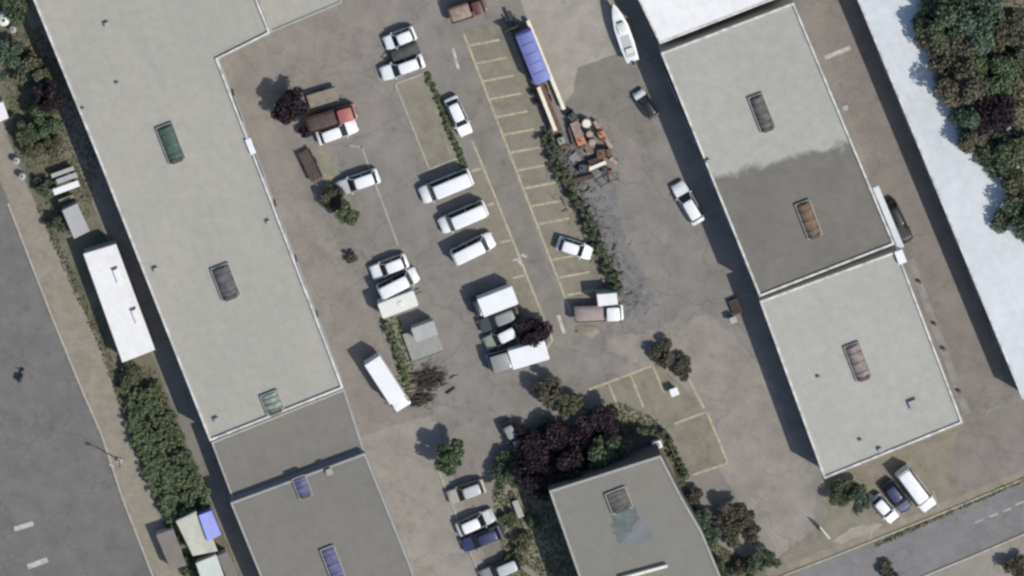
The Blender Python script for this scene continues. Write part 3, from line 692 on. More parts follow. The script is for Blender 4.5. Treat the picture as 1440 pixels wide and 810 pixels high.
for (x, y, r, hh, lb) in ((5, 24, 9, 1.8, 'larger white tank in the top left corner'), (18, 39, 5, 1.2, 'smaller white tank below the larger one'),
                          (23, 224, 5, .9, 'small cream tank at the upper end of the dirt path'), (31, 246, 5, .9, 'small pale tank just below the cream tank')):
    p = P(x, y); t = thing('storage_tank', lb, 'tank', (p.x, p.y, 0), 0, 'small tanks at the left edge'); rr = r / PX
    mb = MB(); mb.cyl((0, 0, 0), (0, 0, hh * .85), rr, rr, 16); mb.build('barrel', M['offwhite'] if r > 5 else M['concp'], t, True)
    mb = MB(); mb.loft([[(rr * k * math.cos(a * .3927), rr * k * math.sin(a * .3927), hh * z) for a in range(16)] for k, z in ((1, .85), (.8, .94), (.3, 1.0))]); lid = mb.build('dome', M['offwhite'] if r > 5 else M['concp'], t, True)
    mb = MB(); mb.cyl((0, 0, hh), (0, 0, hh + .06), rr * .25, n=12); mb.build('cap', M['trim'], lid)
PA = R(20)
for i, (x, y, L, W, z, m, lb) in enumerate(((88, 239, 34, 6, 1.0, 'concp', 'uppermost grey white panel of the stack above the small container'), (94, 247, 30, 8, 1.3, 'concp', 'broad greyish panel in the middle of the white stack'),
        (93, 259, 38, 9, 1.7, 'white', 'brightest white panel at the lower end of the stack'), (93, 277, 22, 5, .8, 'sand', 'narrow tan panel lying nearest the small container'))):
    p = P(x, y); t = thing('stacked_panel', lb, 'panel', (p.x, p.y, 0), PA, 'panels stacked beside the warehouse')
    mb = MB(); mb.box((0, 0, z), (L / PX, W / PX, .1), bev=.02); mb.build('sheet', M[m], t)
    for k in (-.35, .35):
        mb = MB(); mb.box((k * L / PX, 0, (z - .05) / 2), (.12, W / PX * .8, z - .05)); mb.build('trestle', M['woodd'], t)

# ------------------------------------------------------------------ vehicles
def rring(x, w, z0, z1, r=.12, tw=.86):
    return [(x, -w * .9, z0), (x, -w, z0 + r), (x, -w, z1 - r), (x, -w * tw, z1), (x, w * tw, z1), (x, w, z1 - r), (x, w, z0 + r), (x, w * .9, z0)]
def plan(x0, x1, w, z, r=.18):
    return [(x0 + r, -w, z), (x1 - r, -w, z), (x1, -w + r, z), (x1, w - r, z), (x1 - r, w, z), (x0 + r, w, z), (x0, w - r, z), (x0, -w + r, z)]
def wheel(t, x, y, r, s, wd=.2):
    mb = MB(); mb.cyl((x, y - wd / 2, r), (x, y + wd / 2, r), r, n=16); o = mb.build('wheel', M['rubber'], t, True)
    mb = MB(); mb.cyl((x, y + s * wd * .45, r), (x, y + s * (wd * .5 + .015), r), r * .62, r * .5, n=12); mb.build('rim', M['rim'], o)
def place(rear, front, h=1.0):
    a = P(*rear, h); b = P(*front, h); d = b - a; c = (a + b) / 2
    return (c.x, c.y, 0), math.atan2(d.y, d.x), d.length
CARS = 'vehicles parked in the yard'
def car(rear, front, W, label, body='white', roof=None, hood=None, kind='car', name=None, group=CARS, Hh=None, cat=None, lights=None):
    loc, rz, L = place(rear, front); w = W / 2
    van = kind == 'van'; small = kind == 'small'
    Hh = Hh or (2.15 if van else 1.56)
    t = thing(name or ('parked_van' if van else 'parked_car'), label, cat or ('van' if van else 'car'), loc, rz, group)
    roof = roof or body; hood = hood or body
    x0, x1 = -L / 2, L / 2
    belt = .98 if van else .88; hz = belt + (.02 if van else 0)
    xf0 = x1 - (.17 if van else .27) * L if not small else x1 - .2 * L     # windscreen base
    xf1 = xf0 - (.10 if van else .155) * L                                    # windscreen top
    xr0 = x0 + (.03 if van else .07) * L; xr1 = x0 + (.05 if van else .15) * L
    st = [(x0, .80, .42, belt - .16), (x0 + .05, .90, .28, belt - .06), (x0 + .2, .97, .2, belt), (x0 + .3 * L, 1, .18, belt), (xf0 - .2 * L, 1, .18, belt), (xf0, .985, .18, hz)]
    mb = MB(); mb.loft([rring(x, w * k, a, b) for x, k, a, b in st]); mb.build('body', M[body], t, True)
    hd = [(xf0 + .005, .985, .18, hz), (xf0 + .5 * (x1 - xf0), .97, .2, hz - .07), (x1 - .12, .9, .26, hz - .2), (x1 - .03, .84, .3, hz - .3), (x1, .74, .36, hz - .42)]
    mb = MB(); mb.loft([rring(x, w * k, a, b) for x, k, a, b in hd]); mb.build('bonnet', M[hood], t, True)
    wb, wt = (.965, .75) if van else (.95, .69)
    mb = MB(); mb.loft([plan(xr0, xf0 + .02, w * wb, belt - .01), plan(xr0 + (xr1 - xr0) * .92, xf1 + .03, w * wt, Hh - .08)])
    gl = mb.build('cabin_glass', M['glass'], t)
    mb = MB(); mb.loft([plan(xr1 - .04, xf1 + .05, w * (wt + .015), Hh - .09), plan(xr1, xf1, w * (wt - .02), Hh - .03), plan(xr1 + .12, xf1 - .12, w * (wt - .14), Hh)])
    rf = mb.build('roof', M[roof], t, True)
    for s in (-1, 1):
        xm = (xf1 + xr1) / 2 + .1
        for (xa, xb) in ((xf0 - .02, xf1), (xr0 + .08, xr1 + .03), (xm, xm)):
            mb = MB(); mb.cyl((xa, s * (w * wb - .04), belt - .02), (xb, s * (w * wt - .02), Hh - .07), .045, .035, 6); mb.build('pillar', M[body], rf)
    if van:
        mb = MB(); mb.box((xr0 + .0, 0, (belt + Hh) / 2), (.05, W * .82, Hh - belt - .2)); mb.build('rear_door', M[body], t)
    r = .33 if W > 1.7 else .3
    for x in (x0 + .19 * L, x1 - .2 * L):
        for s in (-1, 1): wheel(t, x, s * (w - .09), r, s)
    for s in (-1, 1):
        mb = MB(); mb.box((x1 - .05, s * w * .6, hz - .38), (.1, .3, .12), -s * .35, bev=.02); mb.build('headlight', M['lamp'], t)
        mb = MB(); mb.box((x0 + .0, s * w * .68, belt - .26), (.06, .2, .16), bev=.015); mb.build('taillight', M['tail'], t)
        mb = MB(); mb.box((xf0 - .12, s * (w + .08), belt + .06), (.12, .2, .13), bev=.03); mb.build('mirror', M[body], t)
    mb = MB(); mb.box((x1 - .01, 0, .34), (.12, W * .66, .16), bev=.03); mb.build('bumper', M['trim'], t)
    mb = MB(); mb.box((x0 + .0, 0, .36), (.1, W * .72, .16), bev=.03); mb.build('bumper', M['trim'], t)
    return t
def lorry(rear, front, W, label, box='white', cab='white', boxh=2.6, cabf=.28, cat='lorry', name='parked_lorry', low=False, load=None, group=CARS, gap=.1):
    loc, rz, L = place(rear, front); w = W / 2
    t = thing(name, label, cat, loc, rz, group); x0, x1 = -L / 2, L / 2; xc = x1 - cabf * L
    mb = MB(); mb.box(((x0 + x1) / 2 - .1, 0, .55), (L - .4, W * .45, .22)); mb.build('chassis', M['trim'], t)
    if not low:
        mb = MB(); mb.box(((x0 + xc - gap) / 2, 0, (.72 + boxh) / 2), (xc - gap - x0, W, boxh - .72), bev=.05); bx = mb.build('cargo_box', M[box], t)
        mb = MB(); mb.box((x0 - .005, 0, (.72 + boxh) / 2), (.04, W * .92, boxh - .9)); mb.build('rear_door', M[box], bx)
    else:
        Lb = xc - gap - x0; xm = (x0 + xc - gap) / 2
        mb = MB(); mb.box((xm, 0, .78), (Lb, W, .12)); bd = mb.build('load_bed', M['trim'], t)
        for s in (-1, 1):
            mb = MB(); mb.box((xm, s * (w - .03), .84 + .3), (Lb, .05, .6)); mb.build('side_board', M[box], bd)
        for x in (x0 + .03, xc - gap - .03):
            mb = MB(); mb.box((x, 0, 1.14), (.05, W - .12, .6)); mb.build('end_board', M[box], bd)
        if load:
            mb = MB(); rr = []
            for k, z in ((1, .85), (.97, 1.25), (.8, 1.42), (.45, 1.5)): rr.append(plan(xm - Lb / 2 * k + .07, xm + Lb / 2 * k - .07, (w - .07) * k, z, .15))
            mb.loft(rr); mb.build('load', M[load], bd, True)
    hc = min(2.1, boxh - .1) if not low else 1.9
    mb = MB(); mb.loft([plan(xc, x1, w * .92, .4, .1), plan(xc, x1 + .0, w * .95, 1.1, .12), plan(xc, x1 - .18, w * .9, 1.15, .14)]); cb = mb.build('cab', M[cab], t, True)
    mb = MB(); mb.loft([plan(xc + .05, x1 - .19, w * .88, 1.15, .12), plan(xc + .08, x1 - .48, w * .8, hc - .08, .12)]); mb.build('cab_glass', M['glass'], cb)
    mb = MB(); mb.loft([plan(xc, x1 - .44, w * .84, hc - .1, .12), plan(xc, x1 - .46, w * .84, hc - .04, .14), plan(xc + .08, x1 - .56, w * .74, hc, .14)]); mb.build('cab_roof', M[cab], cb, True)
    for x in (x0 + .2 * L, x1 - .15 * L):
        for s in (-1, 1): wheel(t, x, s * (w - .14), .38, s, .24)
    for s in (-1, 1):
        mb = MB(); mb.box((x1 - .0, s * w * .65, .7), (.08, .28, .16), bev=.02); mb.build('headlight', M['lamp'], t)
        mb = MB(); mb.box((x0 - .02, s * w * .75, .6), (.06, .22, .12), bev=.02); mb.build('taillight', M['tail'], t)
        mb = MB(); mb.box((x1 - .3, s * (w + .08), 1.35), (.1, .16, .28), bev=.03); mb.build('mirror', M['trim'], t)
    mb = MB(); mb.box((x1 + .02, 0, .42), (.12, W * .8, .2), bev=.03); mb.build('bumper', M['trim'], t)
    return t
# row in the middle of the yard
car((584, 46), (541, 63), 1.75, 'white hatchback topmost in the middle row next to the dark shade trailer', kind='car')
car((596, 85), (536, 106), 1.8, 'white car below the dark shade trailer with its bonnet to the left')
car((633, 138), (657, 191), 1.75, 'white estate car parked alongside the thin green hedge')
car((663, 248), (592, 277), 2.1, 'long white van, uppermost of the row of white vans', kind='van')
car((684, 292), (619, 320), 2.0, 'long white van between two white vans, bonnet to the left', kind='van')
car((637, 364), (694, 336), 1.95, 'white van facing right at the lower end of the van row', kind='van')
lorry((723, 411), (664, 434), 2.25, 'plain white box van parked above the dark grey car', 'white', 'dgrey', 2.3, .16, 'van', 'box_van')
car((730, 438), (674, 461), 1.8, 'dark grey car parked below the plain white box van', 'dgrey', 'grey')
car((730, 462), (682, 486), 1.75, 'small car with white roof and pale green bonnet under the purple tree', 'green_p', 'white', 'green_p')
lorry((768, 488), (686, 512), 2.3, 'long white box lorry with grey cab at the end of the row', 'white', 'grey', 2.3, .36)
# left row
lorry((432, 176), (500, 156), 1.9, 'faded red pickup lorry beside the dark purple tree', 'dred', 'red', 2.0, .36, 'pickup', 'parked_pickup', True, 'woodd')
car((446, 196), (502, 176), 1.8, 'white car between the red pickup and the open green bay')
car((533, 247), (475, 267), 1.85, 'white car with grey bonnet above the light green tree', 'white', 'white', 'silver')
car((573, 366), (522, 386), 1.8, 'white car with its bonnet to the left, topmost of the lower left row')
car((533, 412), (587, 385), 1.85, 'white van facing right between the white car and the cream caravan', kind='van')
lorry((522, 502), (568, 573), 2.1, 'white lorry parked lengthwise beside the scruffy hedge', 'white', 'white', 2.6, .2)
# lower row
car((682, 683), (630, 702), 1.75, 'beige car with pale roof in the shade, first in the bottom row', 'beigep', 'silver', 'beigep')
car((643, 747), (695, 724), 1.75, 'white and silver car facing right above the navy car', 'silver', 'white', 'silver')
car((706, 747), (650, 770), 1.75, 'navy blue car parked below the silver car', 'navy', 'navy')
car((734, 790), (676, 814), 1.8, 'grey car cut off by the bottom edge', 'dgrey', 'silver', 'grey')
car((711, 594), (726, 626), 1.5, 'small dark city car beside the white bin', 'dgrey', 'grey', kind='small')
# right
car((784, 342), (833, 358), 1.75, 'white car parked across the yellow bays by the dark hedge')
lorry((808, 442), (876, 439), 1.85, 'small tipper lorry with mauve brown load and white cab', 'pinkbox', 'white', 2.0, .34, 'tipper', 'tipper_lorry', True, 'pinkbox')
car((921, 166), (897, 130), 1.55, 'small black and white car at the edge of the building shadow', 'dgrey', 'black', 'white', kind='small')
car((984, 314), (952, 259), 1.8, 'white car in front of the factory half in its shadow')
car((1249, 284), (1277, 342), 1.75, 'black car behind the factory next to the white awning', 'black', lights=1)
car((1230, 700), (1259, 733), 1.65, 'small white car beside the bushy green tree at the roadside')
car((1246, 680), (1277, 719), 1.7, 'dark blue car between the small white car and the white van', 'navy')
car((1267, 660), (1309, 716), 2.0, 'white van rightmost of three vehicles on the forecourt', kind='van')
# dark red vehicle on the top edge
lorry((632, 22), (682, 6), 1.9, 'dark red open lorry at the top edge of the yard', 'dred', 'dred', 2.0, .36, 'pickup', 'parked_pickup', True, 'wood')

# caravan
loc, rz, L = place((534, 434), (584, 415)); W = 2.0
t = thing('caravan', 'cream caravan parked below the two white vehicles', 'caravan', loc, rz, CARS)
mb = MB(); mb.loft([[(x, y * k, z) for (y, z) in ((-1, .5), (-1, 2.1), (-.9, 2.28), (.9, 2.28), (1, 2.1), (1, .5))] for x, k in ((-L / 2, .9), (-L / 2 + .15, 1), (L / 2 - .15, 1), (L / 2, .9))]); bd = mb.build('body', M['offwhite'], t, True)
mb = MB(); mb.box((.3, 0, 2.32), (.6, .6, .1), bev=.03); mb.build('roof_hatch', M['offwhite'], bd)
for s in (-1, 1):
    mb = MB(); mb.box((.2, s * 1.0, 1.55), (1.2, .04, .55)); mb.build('window', M['glass'], bd); wheel(t, -.1, s * .88, .32, s)
mb = MB(); mb.box((L / 2 + .4, 0, .5), (1.0, .12, .1)); mb.build('drawbar', M['trim'], t)

# low trailers
def trailer(name, rear, front, W, deck, label, z=.6, cover=None, cat='trailer', boards=True):
    loc, rz, L = place(rear, front, .5); t = thing(name, label, cat, loc, rz, 'trailers standing in the yard')
    mb = MB(); mb.box((0, 0, z), (L, W, .12)); dk = mb.build('deck', M[deck], t)
    if boards:
        for s in (-1, 1):
            mb = MB(); mb.box((0, s * (W / 2 - .03), z + .2), (L, .05, .28)); mb.build('side_board', M['trim'] if deck != 'woodd' else M['woodd'], dk)
    if cover:
        mb = MB(); mb.loft([plan(-L / 2 + .05, L / 2 - .05, W / 2 - .06, z + .07, .1), plan(-L / 2 + .08, L / 2 - .08, W / 2 - .1, z + .42, .15), plan(-L / 2 + .4, L / 2 - .4, W / 4, z + .6, .15)]); mb.build('cover', M[cover], t, True)
    mb = MB()
    for s in (-1, 1): mb.cyl((L / 2, s * W * .35, z - .05), (L / 2 + 1.0, 0, z - .1), .05, n=6)
    mb.build('drawbar', M['trim'], t)
    for s in (-1, 1): wheel(t, -.15, s * (W / 2 + .02), .3, s)
    return t
trailer('shade_trailer', (588, 65), (550, 80), 1.4, 'trim', 'dark trailer shape standing in for car side and shadow between white cars', .5, 'dshade')  # invented trailer; its dark cover fills in the hatchback's dark side and shadow
trailer('flat_trailer', (474, 132), (434, 144), 1.9, 'sand', 'empty flat trailer with tan deck above the red pickup', .55, None)
trailer('frame_trailer', (427, 212), (446, 252), 1.5, 'lane' if False else 'woodd', 'small dark brown trailer beside the verge left of the white car', .5, None)

# concrete utility kiosk
p = P(600, 482); t = thing('utility_plinth', 'grey concrete plinth carrying the grey utility cabin', 'plinth', (p.x, p.y, 0), R(20))
mb = MB(); mb.box((-.4, .2, .2), (3.9, 3.4, .4), bev=.04); mb.build('slab', M['conc'], t)
for s in (-1, 1):
    mb = MB(); mb.box((-.4, .2 + s * 1.74, .26), (3.9, .1, .52)); mb.build('rim_wall', M['conc'], t)
p = P(597, 466, 2.0); t = thing('utility_cabin', 'grey box shaped utility cabin on the concrete plinth', 'cabin', (p.x, p.y, .4), R(20))
mb = MB(); mb.box((0, 0, .8), (2.7, 1.6, 1.6), bev=.04); bd = mb.build('casing', M['concp'], t)
mb = MB(); mb.box((0, 0, 1.64), (2.8, 1.7, .08), bev=.02); mb.build('roof', M['concp'], t)
for k in (-.6, .6):
    mb = MB(); mb.box((k, -.82, .75), (1.0, .05, 1.3)); mb.build('door', M['door'], bd)

# brushwood and scrap next to the lorry
def brush(x, y, rx, ry, n, m, label, name='brushwood_pile', cat='brushwood', h=.8):
    p = P(x, y); t = thing(name, label, cat, (p.x, p.y, 0), R(18)); mb = MB()
    for _ in range(n):
        a = random.uniform(-.5, .5); px_, py_ = random.gauss(0, .4) * rx / PX, random.gauss(0, .4) * ry / PX; L = random.uniform(.5, 1.5); z = random.random() ** 2 * h + .06
        d = Vector((math.cos(a), math.sin(a), random.uniform(-.15, .25))) * L / 2
        mb.cyl(Vector((px_, py_, z)) - d * .9, Vector((px_, py_, z)) + d, random.uniform(.03, .09), .015, 5)
    for v_i, v in enumerate(mb.v):
        if v[2] < .01: mb.v[v_i] = (v[0], v[1], .01)
    mb.build('branch', M[m], t); lm = MB(); foliage(lm, (0, 0, h * .4), rx / PX * .7, ry / PX * .7, h * .45, 700, .14); lm.build('dry_leaf', M['leaf_br'], t)
brush(604, 532, 34, 20, 130, 'woodd', 'dark brown heap of cut branches right of the white lorry')
brush(594, 560, 26, 13, 60, 'woodd', 'low heap of dark branches at the front of the white lorry', h=.5)
p = P(634, 549); t = thing('log', 'short dark log lying apart from the branch heap', 'log', (p.x, p.y, 0), R(35)); mb = MB(); mb.cyl((-.6, 0, .14), (.6, 0, .14), .14, .12, 10); mb.build('stem', M['woodd'], t, True)
mb = MB(); mb.cyl((-.61, 0, .14), (-.6, 0, .14), .12, n=10); mb.build('cut_end', M['wood'], t)

# blue container trailer and beams
loc, rz, L = place((783, 190), (716, 20), .9)
t = thing('flatbed_trailer', 'long rusty flatbed trailer under the blue tarpaulin load', 'trailer', loc, rz)
mb = MB(); mb.box((-.9, -.15, .75), (L - 2.2, 1.25, .16)); dk = mb.build('deck', M['rust'], t)
for k in (-.5, .5):
    mb = MB(); mb.box((0, k, .58), (L - .6, .14, .18)); mb.build('chassis_rail', M['trim'], dk)
for x in (-3.4, -2.2):
    for s in (-1, 1): wheel(t, x, s * .85, .42, s, .28)
mb = MB(); mb.box((L / 2 - .6, 0, .65), (1.9, .3, .2)); mb.build('drawbar', M['trim'], t)
mb = MB(); mb.box((L / 2 - 1.5, .35, 1.2), (.12, 1.7, .9)); mb.build('headboard', M['woodd'], t)
A = P(736, 47, 2.6); B = P(764, 116, 2.6); d = B - A; c = (A + B) / 2
t = thing('tarpaulin_load', 'blue tarpaulin covered load on the long trailer', 'load', (c.x, c.y, .83), math.atan2(d.y, d.x))
L = d.length; mb = MB(); mb.loft([plan(-L / 2, L / 2, 1.0, 0, .06), plan(-L / 2, L / 2, 1.0, 1.55, .1), plan(-L / 2 + .1, L / 2 - .1, .8, 1.72, .15)]); bd = mb.build('cover', M['tarp'], t, True)
mb = MB()
for x in (-1.8, -.6, .6, 1.8):
    for s in (-1, 1): mb.box((x, s * 1.01, .8), (.06, .02, 1.5))
    mb.box((x, 0, 1.735), (.05, 1.5, .02))
mb.build('strap', M['navy'], bd)
for (a, b, lb, zz) in (((742, 28), (793, 153), 'long cream steel beam lying along the right side of the blue load', .5), ((757, 122), (781, 183), 'short cream steel beam sticking out below the blue load', 1.2)):
    A = P(*a, zz); B = P(*b, zz); d = B - A; c = (A + B) / 2; L = d.length
    t = thing('steel_beam', lb, 'beam', (c.x, c.y, 0), math.atan2(d.y, d.x), 'steel beams beside the trailer')
    mb = MB(); mb.box((0, 0, zz + .3), (L, .42, .05)); mb.box((0, 0, zz), (L, .42, .05)); mb.box((0, 0, zz + .15), (L, .06, .25)); mb.build('girder', M['steelw'], t)
    for k in (-.4, 0, .4):
        mb = MB(); mb.box((k * L, 0, (zz - .025) / 2), (.14, .5, zz - .03)); mb.build('trestle', M['woodd'], t)

# scrap yard pieces
def pallet_stack(x, y, lpx, wpx, n, rz, m, label):
    p = P(x, y); t = thing('pallet_stack', label, 'pallets', (p.x, p.y, 0), rz, 'pallet stacks on the gravel strip'); L, W = lpx / PX, wpx / PX
    for i in range(n):
        mb = MB(); z = i * .15
        for k in range(6): mb.box((0, -W / 2 + W * (k + .5) / 6, z + .135), (L, W / 6 * .7, .022))
        for k in (-.42, 0, .42): mb.box((k * L, 0, z + .062), (.1, W, .12))
        mb.build('pallet', M[m], t)
pallet_stack(812, 185, 34, 12, 7, AX, 'woodp', 'tall pinkish stack of long pallets beside the dark hedge')
pallet_stack(829, 205, 20, 14, 4, AX, 'wood', 'lower brown pallet stack in the middle of the scrap')
pallet_stack(838, 228, 16, 20, 5, AX, 'woodd', 'dark pallet stack beside the white plank')
pallet_stack(808, 222, 14, 12, 3, AX + .3, 'conc', 'grey weathered pallet stack on the gravel beside the hedge')
pallet_stack(1034, 430, 22, 14, 4, AX, 'woodd', 'dark pallet stack in the factory shadow')
for (x, y, r, lb) in ((824, 171, 6.5, 'largest pale drum at the top of the scrap'), (828, 186, 4.6, 'middle pale drum below the largest one'), (832, 198, 5, 'lowest pale drum of the three')):
    p = P(x, y); t = thing('drum', lb, 'drum', (p.x, p.y, 0), 0, 'drums standing in the scrap'); rr = r / PX
    mb = MB(); mb.cyl((0, 0, 0), (0, 0, .95), rr, n=16); o = mb.build('barrel', M['woodp'] if r < 6 else M['concp'], t, True)
    mb = MB(); mb.cyl((0, 0, .95), (0, 0, .98), rr * .85, n=16); mb.build('lid', M['steelw'] if r > 6 else M['woodp'], o)
    mb = MB(); mb.cyl((0, 0, .5), (0, 0, .54), rr * 1.04, n=16); mb.build('hoop', M['rust'], o)
def plank(a, b, w, z, m, label, th=.12):
    A = P(*a, z); B = P(*b, z); d = B - A; c = (A + B) / 2; t = thing('plank', label, 'plank', (c.x, c.y, 0), math.atan2(d.y, d.x), 'planks lying in the scrap'); L = d.length
    mb = MB(); mb.box((0, 0, z), (L, w, th), bev=.015); mb.build('board', M[m], t)
    for k in (-.4, .4):
        mb = MB(); mb.box((k * L, 0, (z - th / 2) / 2), (.12, w * 1.2, z - th / 2)); mb.build('bearer', M['woodd'], t)
plank((836, 170), (860, 208), .5, .6, 'woodp', 'long pinkish plank on the right side of the scrap')
plank((828, 238), (852, 228), .42, .9, 'steelw', 'short white plank at the lower end of the scrap')
plank((858, 222), (868, 230), .5, .5, 'woodp', 'stubby pinkish plank beside the white one')
plank((800, 178), (808, 206), .3, .5, 'rust', 'thin rusty plank at the hedge side of the scrap')
plank((805, 255), (836, 247), .55, .5, 'woodd', 'dark plank lying across the gravel')
M['orange'] = mat('faded_orange_paint', (.42, .16, .08), .7, .3, 2.0)
def machine(x, y, rz, m, label, L=1.8, W=1.0, hh=1.1):
    p = P(x, y, .6); t = thing('scrap_machine', label, 'machine', (p.x, p.y, 0), rz, 'old machines in the scrap')
    mb = MB(); mb.box((0, 0, .3), (L, W * .8, .25)); mb.build('base_frame', M['frame_d'], t)
    mb = MB(); mb.box((-.15 * L, 0, .42 + (hh - .42) / 2), (L * .55, W, hh - .42), bev=.1); b = mb.build('housing', M[m], t)
    mb = MB(); mb.cyl((.28 * L, -W * .4, .7), (.28 * L, W * .4, .7), .27, n=14); mb.build('roller', M['rust'], t, True)
    mb = MB(); mb.cyl((-.15 * L, 0, hh), (-.15 * L, 0, hh + .3), .1, n=8); mb.build('stub_pipe', M['frame_d'], b)
    for sx in (-1, 1):
        mb = MB(); mb.box((sx * L * .4, 0, .09), (.16, W, .18)); mb.build('skid', M['woodd'], t)
machine(817, 200, AX, 'orange', 'faded orange machine beside the long pinkish pallet stack')
machine(846, 190, AX, 'orange', 'faded orange machine between the drums and the long plank', 1.5, .8)
machine(806, 165, AX + .3, 'dgrey', 'dark machine at the top edge of the scrap', 1.5, 1.0)
machine(848, 215, AX + 1.3, 'rust', 'rusty machine next to the stubby pinkish plank', 1.9, 1.1)
machine(822, 236, AX + 1.2, 'dgrey', 'dark machine left of the short white plank', 1.7, 1.0)
machine(852, 240, AX + .8, 'dgrey', 'dark machine just above the pair of steel trestles', 1.4, .8, .9)
machine(790, 200, AX, 'green_p', 'pale greenish machine tight against the dark hedge', 1.6, .9, .9)
# steel trestle frames
for (x, y, a, lb) in ((850, 256, .5, 'dark steel trestle left of the pair below the scrap'), (862, 250, .2, 'dark steel trestle right of the pair below the scrap')):
    p = P(x, y); t = thing('steel_trestle', lb, 'trestle', (p.x, p.y, 0), a, 'trestles below the scrap')
    mb = MB(); mb.cyl((-.6, 0, 1.0), (.6, 0, 1.0), .06, n=8); mb.build('crossbar', M['frame_d'], t)
    for sx in (-1, 1):
        for sy in (-1, 1):
            mb = MB(); mb.cyl((sx * .5, 0, 1.0), (sx * .62, sy * .5, 0.01), .045, n=6); mb.build('leg', M['frame_d'], t)
# rubble stones on gravel (uncountable)
mb = MB()
for _ in range(700):
    k = random.random(); x = 785 + k * 105 + random.gauss(0, 13); y = 205 + k * 225 + random.gauss(0, 8)
    p = P(x, y); s = random.uniform(.05, .16)
    mb.box((p.x, p.y, s * .3), (s * random.uniform(.8, 1.6), s, s * .7), random.random() * 3, random.uniform(-.3, .3))
struct(mb.build('rubble', M['gravel']), 'stuff')
mb = MB()
for _ in range(420):
    k = random.random() ** 1.4; x = 782 + k * 90 + random.gauss(0, 9); y = 205 + k * 215 + random.gauss(0, 8)
    p = P(x, y); L = random.uniform(.2, 1.0); zz = random.uniform(.05, .35); a = random.random() * 3.1
    mb.box((p.x, p.y, zz), (L, random.uniform(.06, .22), .06), a, random.uniform(-.15, .15))
struct(mb.build('debris', M['debris']), 'stuff')
# earth heap below tipper
p = P(826, 465); t = thing('earth_heap', 'low tan heap of earth below the tipper lorry', 'heap', (p.x, p.y, 0), 0)
mb = MB(); rr = []
for k, z in ((1, .01), (.9, .1), (.7, .16), (.4, .22), (.08, .24)):
    rr.append([(1.5 * k * math.cos(a * .349) * random.uniform(.72, 1.25), .75 * k * math.sin(a * .349) * random.uniform(.72, 1.25), z) for a in range(18)])
mb.loft(rr); mb.build('soil', M['sand'], t, True)
# white container by the tipper
hut('container', [(839, 414), (867, 412), (869, 428), (841, 431)], 2.3, 'roof_white', 'small white container between the dark hedge and the tipper lorry', 'container', .04, 'concp')

# boat on a trailer
loc, rz, L = place((890, 86), (862, 5), 1.2); t = thing('boat', 'white motor boat on a trailer beside the white roofed building', 'boat', loc, rz)
def bring(x, w, z0, z1): return [(x, 0, z0), (x, -w * .7, z0 + (z1 - z0) * .4), (x, -w, z1), (x, -w * .82, z1 + .04), (x, w * .82, z1 + .04), (x, w, z1), (x, w * .7, z0 + (z1 - z0) * .4)]
mb = MB(); mb.loft([bring(-L / 2, .74, .65, 1.35), bring(-L * .2, .9, .6, 1.4), bring(L * .1, .86, .6, 1.48), bring(L * .3, .6, .75, 1.58), bring(L * .43, .34, .98, 1.66), bring(L / 2, .04, 1.35, 1.7)]); hl = mb.build('hull', M['white'], t, True)
mb = MB(); mb.loft([plan(-L * .42, -L * .02, .56, 1.43, .12), plan(-L * .40, -L * .05, .5, 1.5, .12)]); mb.build('cockpit', M['silver'], hl)
mb = MB(); mb.loft([plan(-L * .02, L * .2, .6, 1.5, .2), plan(.0, L * .14, .44, 1.85, .2)]); cbn = mb.build('cabin', M['white'], hl, True)
mb = MB(); mb.box((L * .195, 0, 1.72), (.06, .8, .22), 0, -.5); mb.build('windscreen', M['glass'], cbn)
mb = MB(); mb.box((-L / 2 - .18, 0, 1.3), (.35, .4, .9), bev=.08); mb.build('outboard_motor', M['dgrey'], hl)
mb = MB(); mb.box((-L * .3, 0, 1.62), (.6, .9, .25), bev=.06); mb.build('seat', M['offwhite'], hl)
mb = MB(); mb.box((0, 0, .45), (L * .8, .16, .14)); mb.box((-L * .2, 0, .45), (.14, 1.9, .12)); mb.build('trailer_frame', M['trim'], t)
for s in (-1, 1): wheel(t, -L * .2, s * 1.0, .33, s)

# bins, posts, scooter, slab
def bin_(x, y, m, label, s=.8):
    p = P(x, y); t = thing('waste_bin', label, 'bin', (p.x, p.y, 0), R(20), 'waste bins')
    mb = MB(); mb.loft([plan(-.28 * s, .28 * s, .26 * s, .12, .05), plan(-.4 * s, .4 * s, .38 * s, 1.0, .06)]); b = mb.build('tub', M[m], t)
    mb = MB(); mb.box((0, 0, 1.04), (.9 * s, .84 * s, .08), bev=.03); mb.build('lid', M[m], t)
    for sx in (-1, 1): mb = MB(); mb.cyl((-.25 * s, sx * .22, .1), (-.25 * s, sx * .3, .1), .1, n=10); mb.build('wheel', M['rubber'], t)
bin_(727, 621, 'white', 'white bin at the front of the small dark city car', 1.0)
bin_(1030, 447, 'concp', 'pale bin below the dark pallet stack in shadow', .9)
bin_(947, 548, 'white', 'white bin standing alone in the marked bays', 1.1)
p = P(923, 622); t = thing('air_unit', 'white ventilation unit beside the corner of the office block', 'ventilation unit', (p.x, p.y, 0), R(18))
mb = MB(); mb.box((0, 0, .6), (1.1, .9, 1.2), bev=.05); cs = mb.build('casing', M['white'], t)
mb = MB(); mb.cyl((0, 0, 1.21), (0, 0, 1.26), .32, n=16); mb.build('fan_grille', M['grey'], cs)
p = P(728, 714); t = thing('garden_bench', 'white slab bench in the green bed beside the office block', 'bench', (p.x, p.y, 0), AX)
mb = MB(); mb.box((0, 0, .5), (2.1, .75, .14), bev=.03); mb.build('seat', M['concp'], t)
for k in (-.8, .8): mb = MB(); mb.box((k, 0, .215), (.25, .6, .43)); mb.build('leg', M['conc'], t)
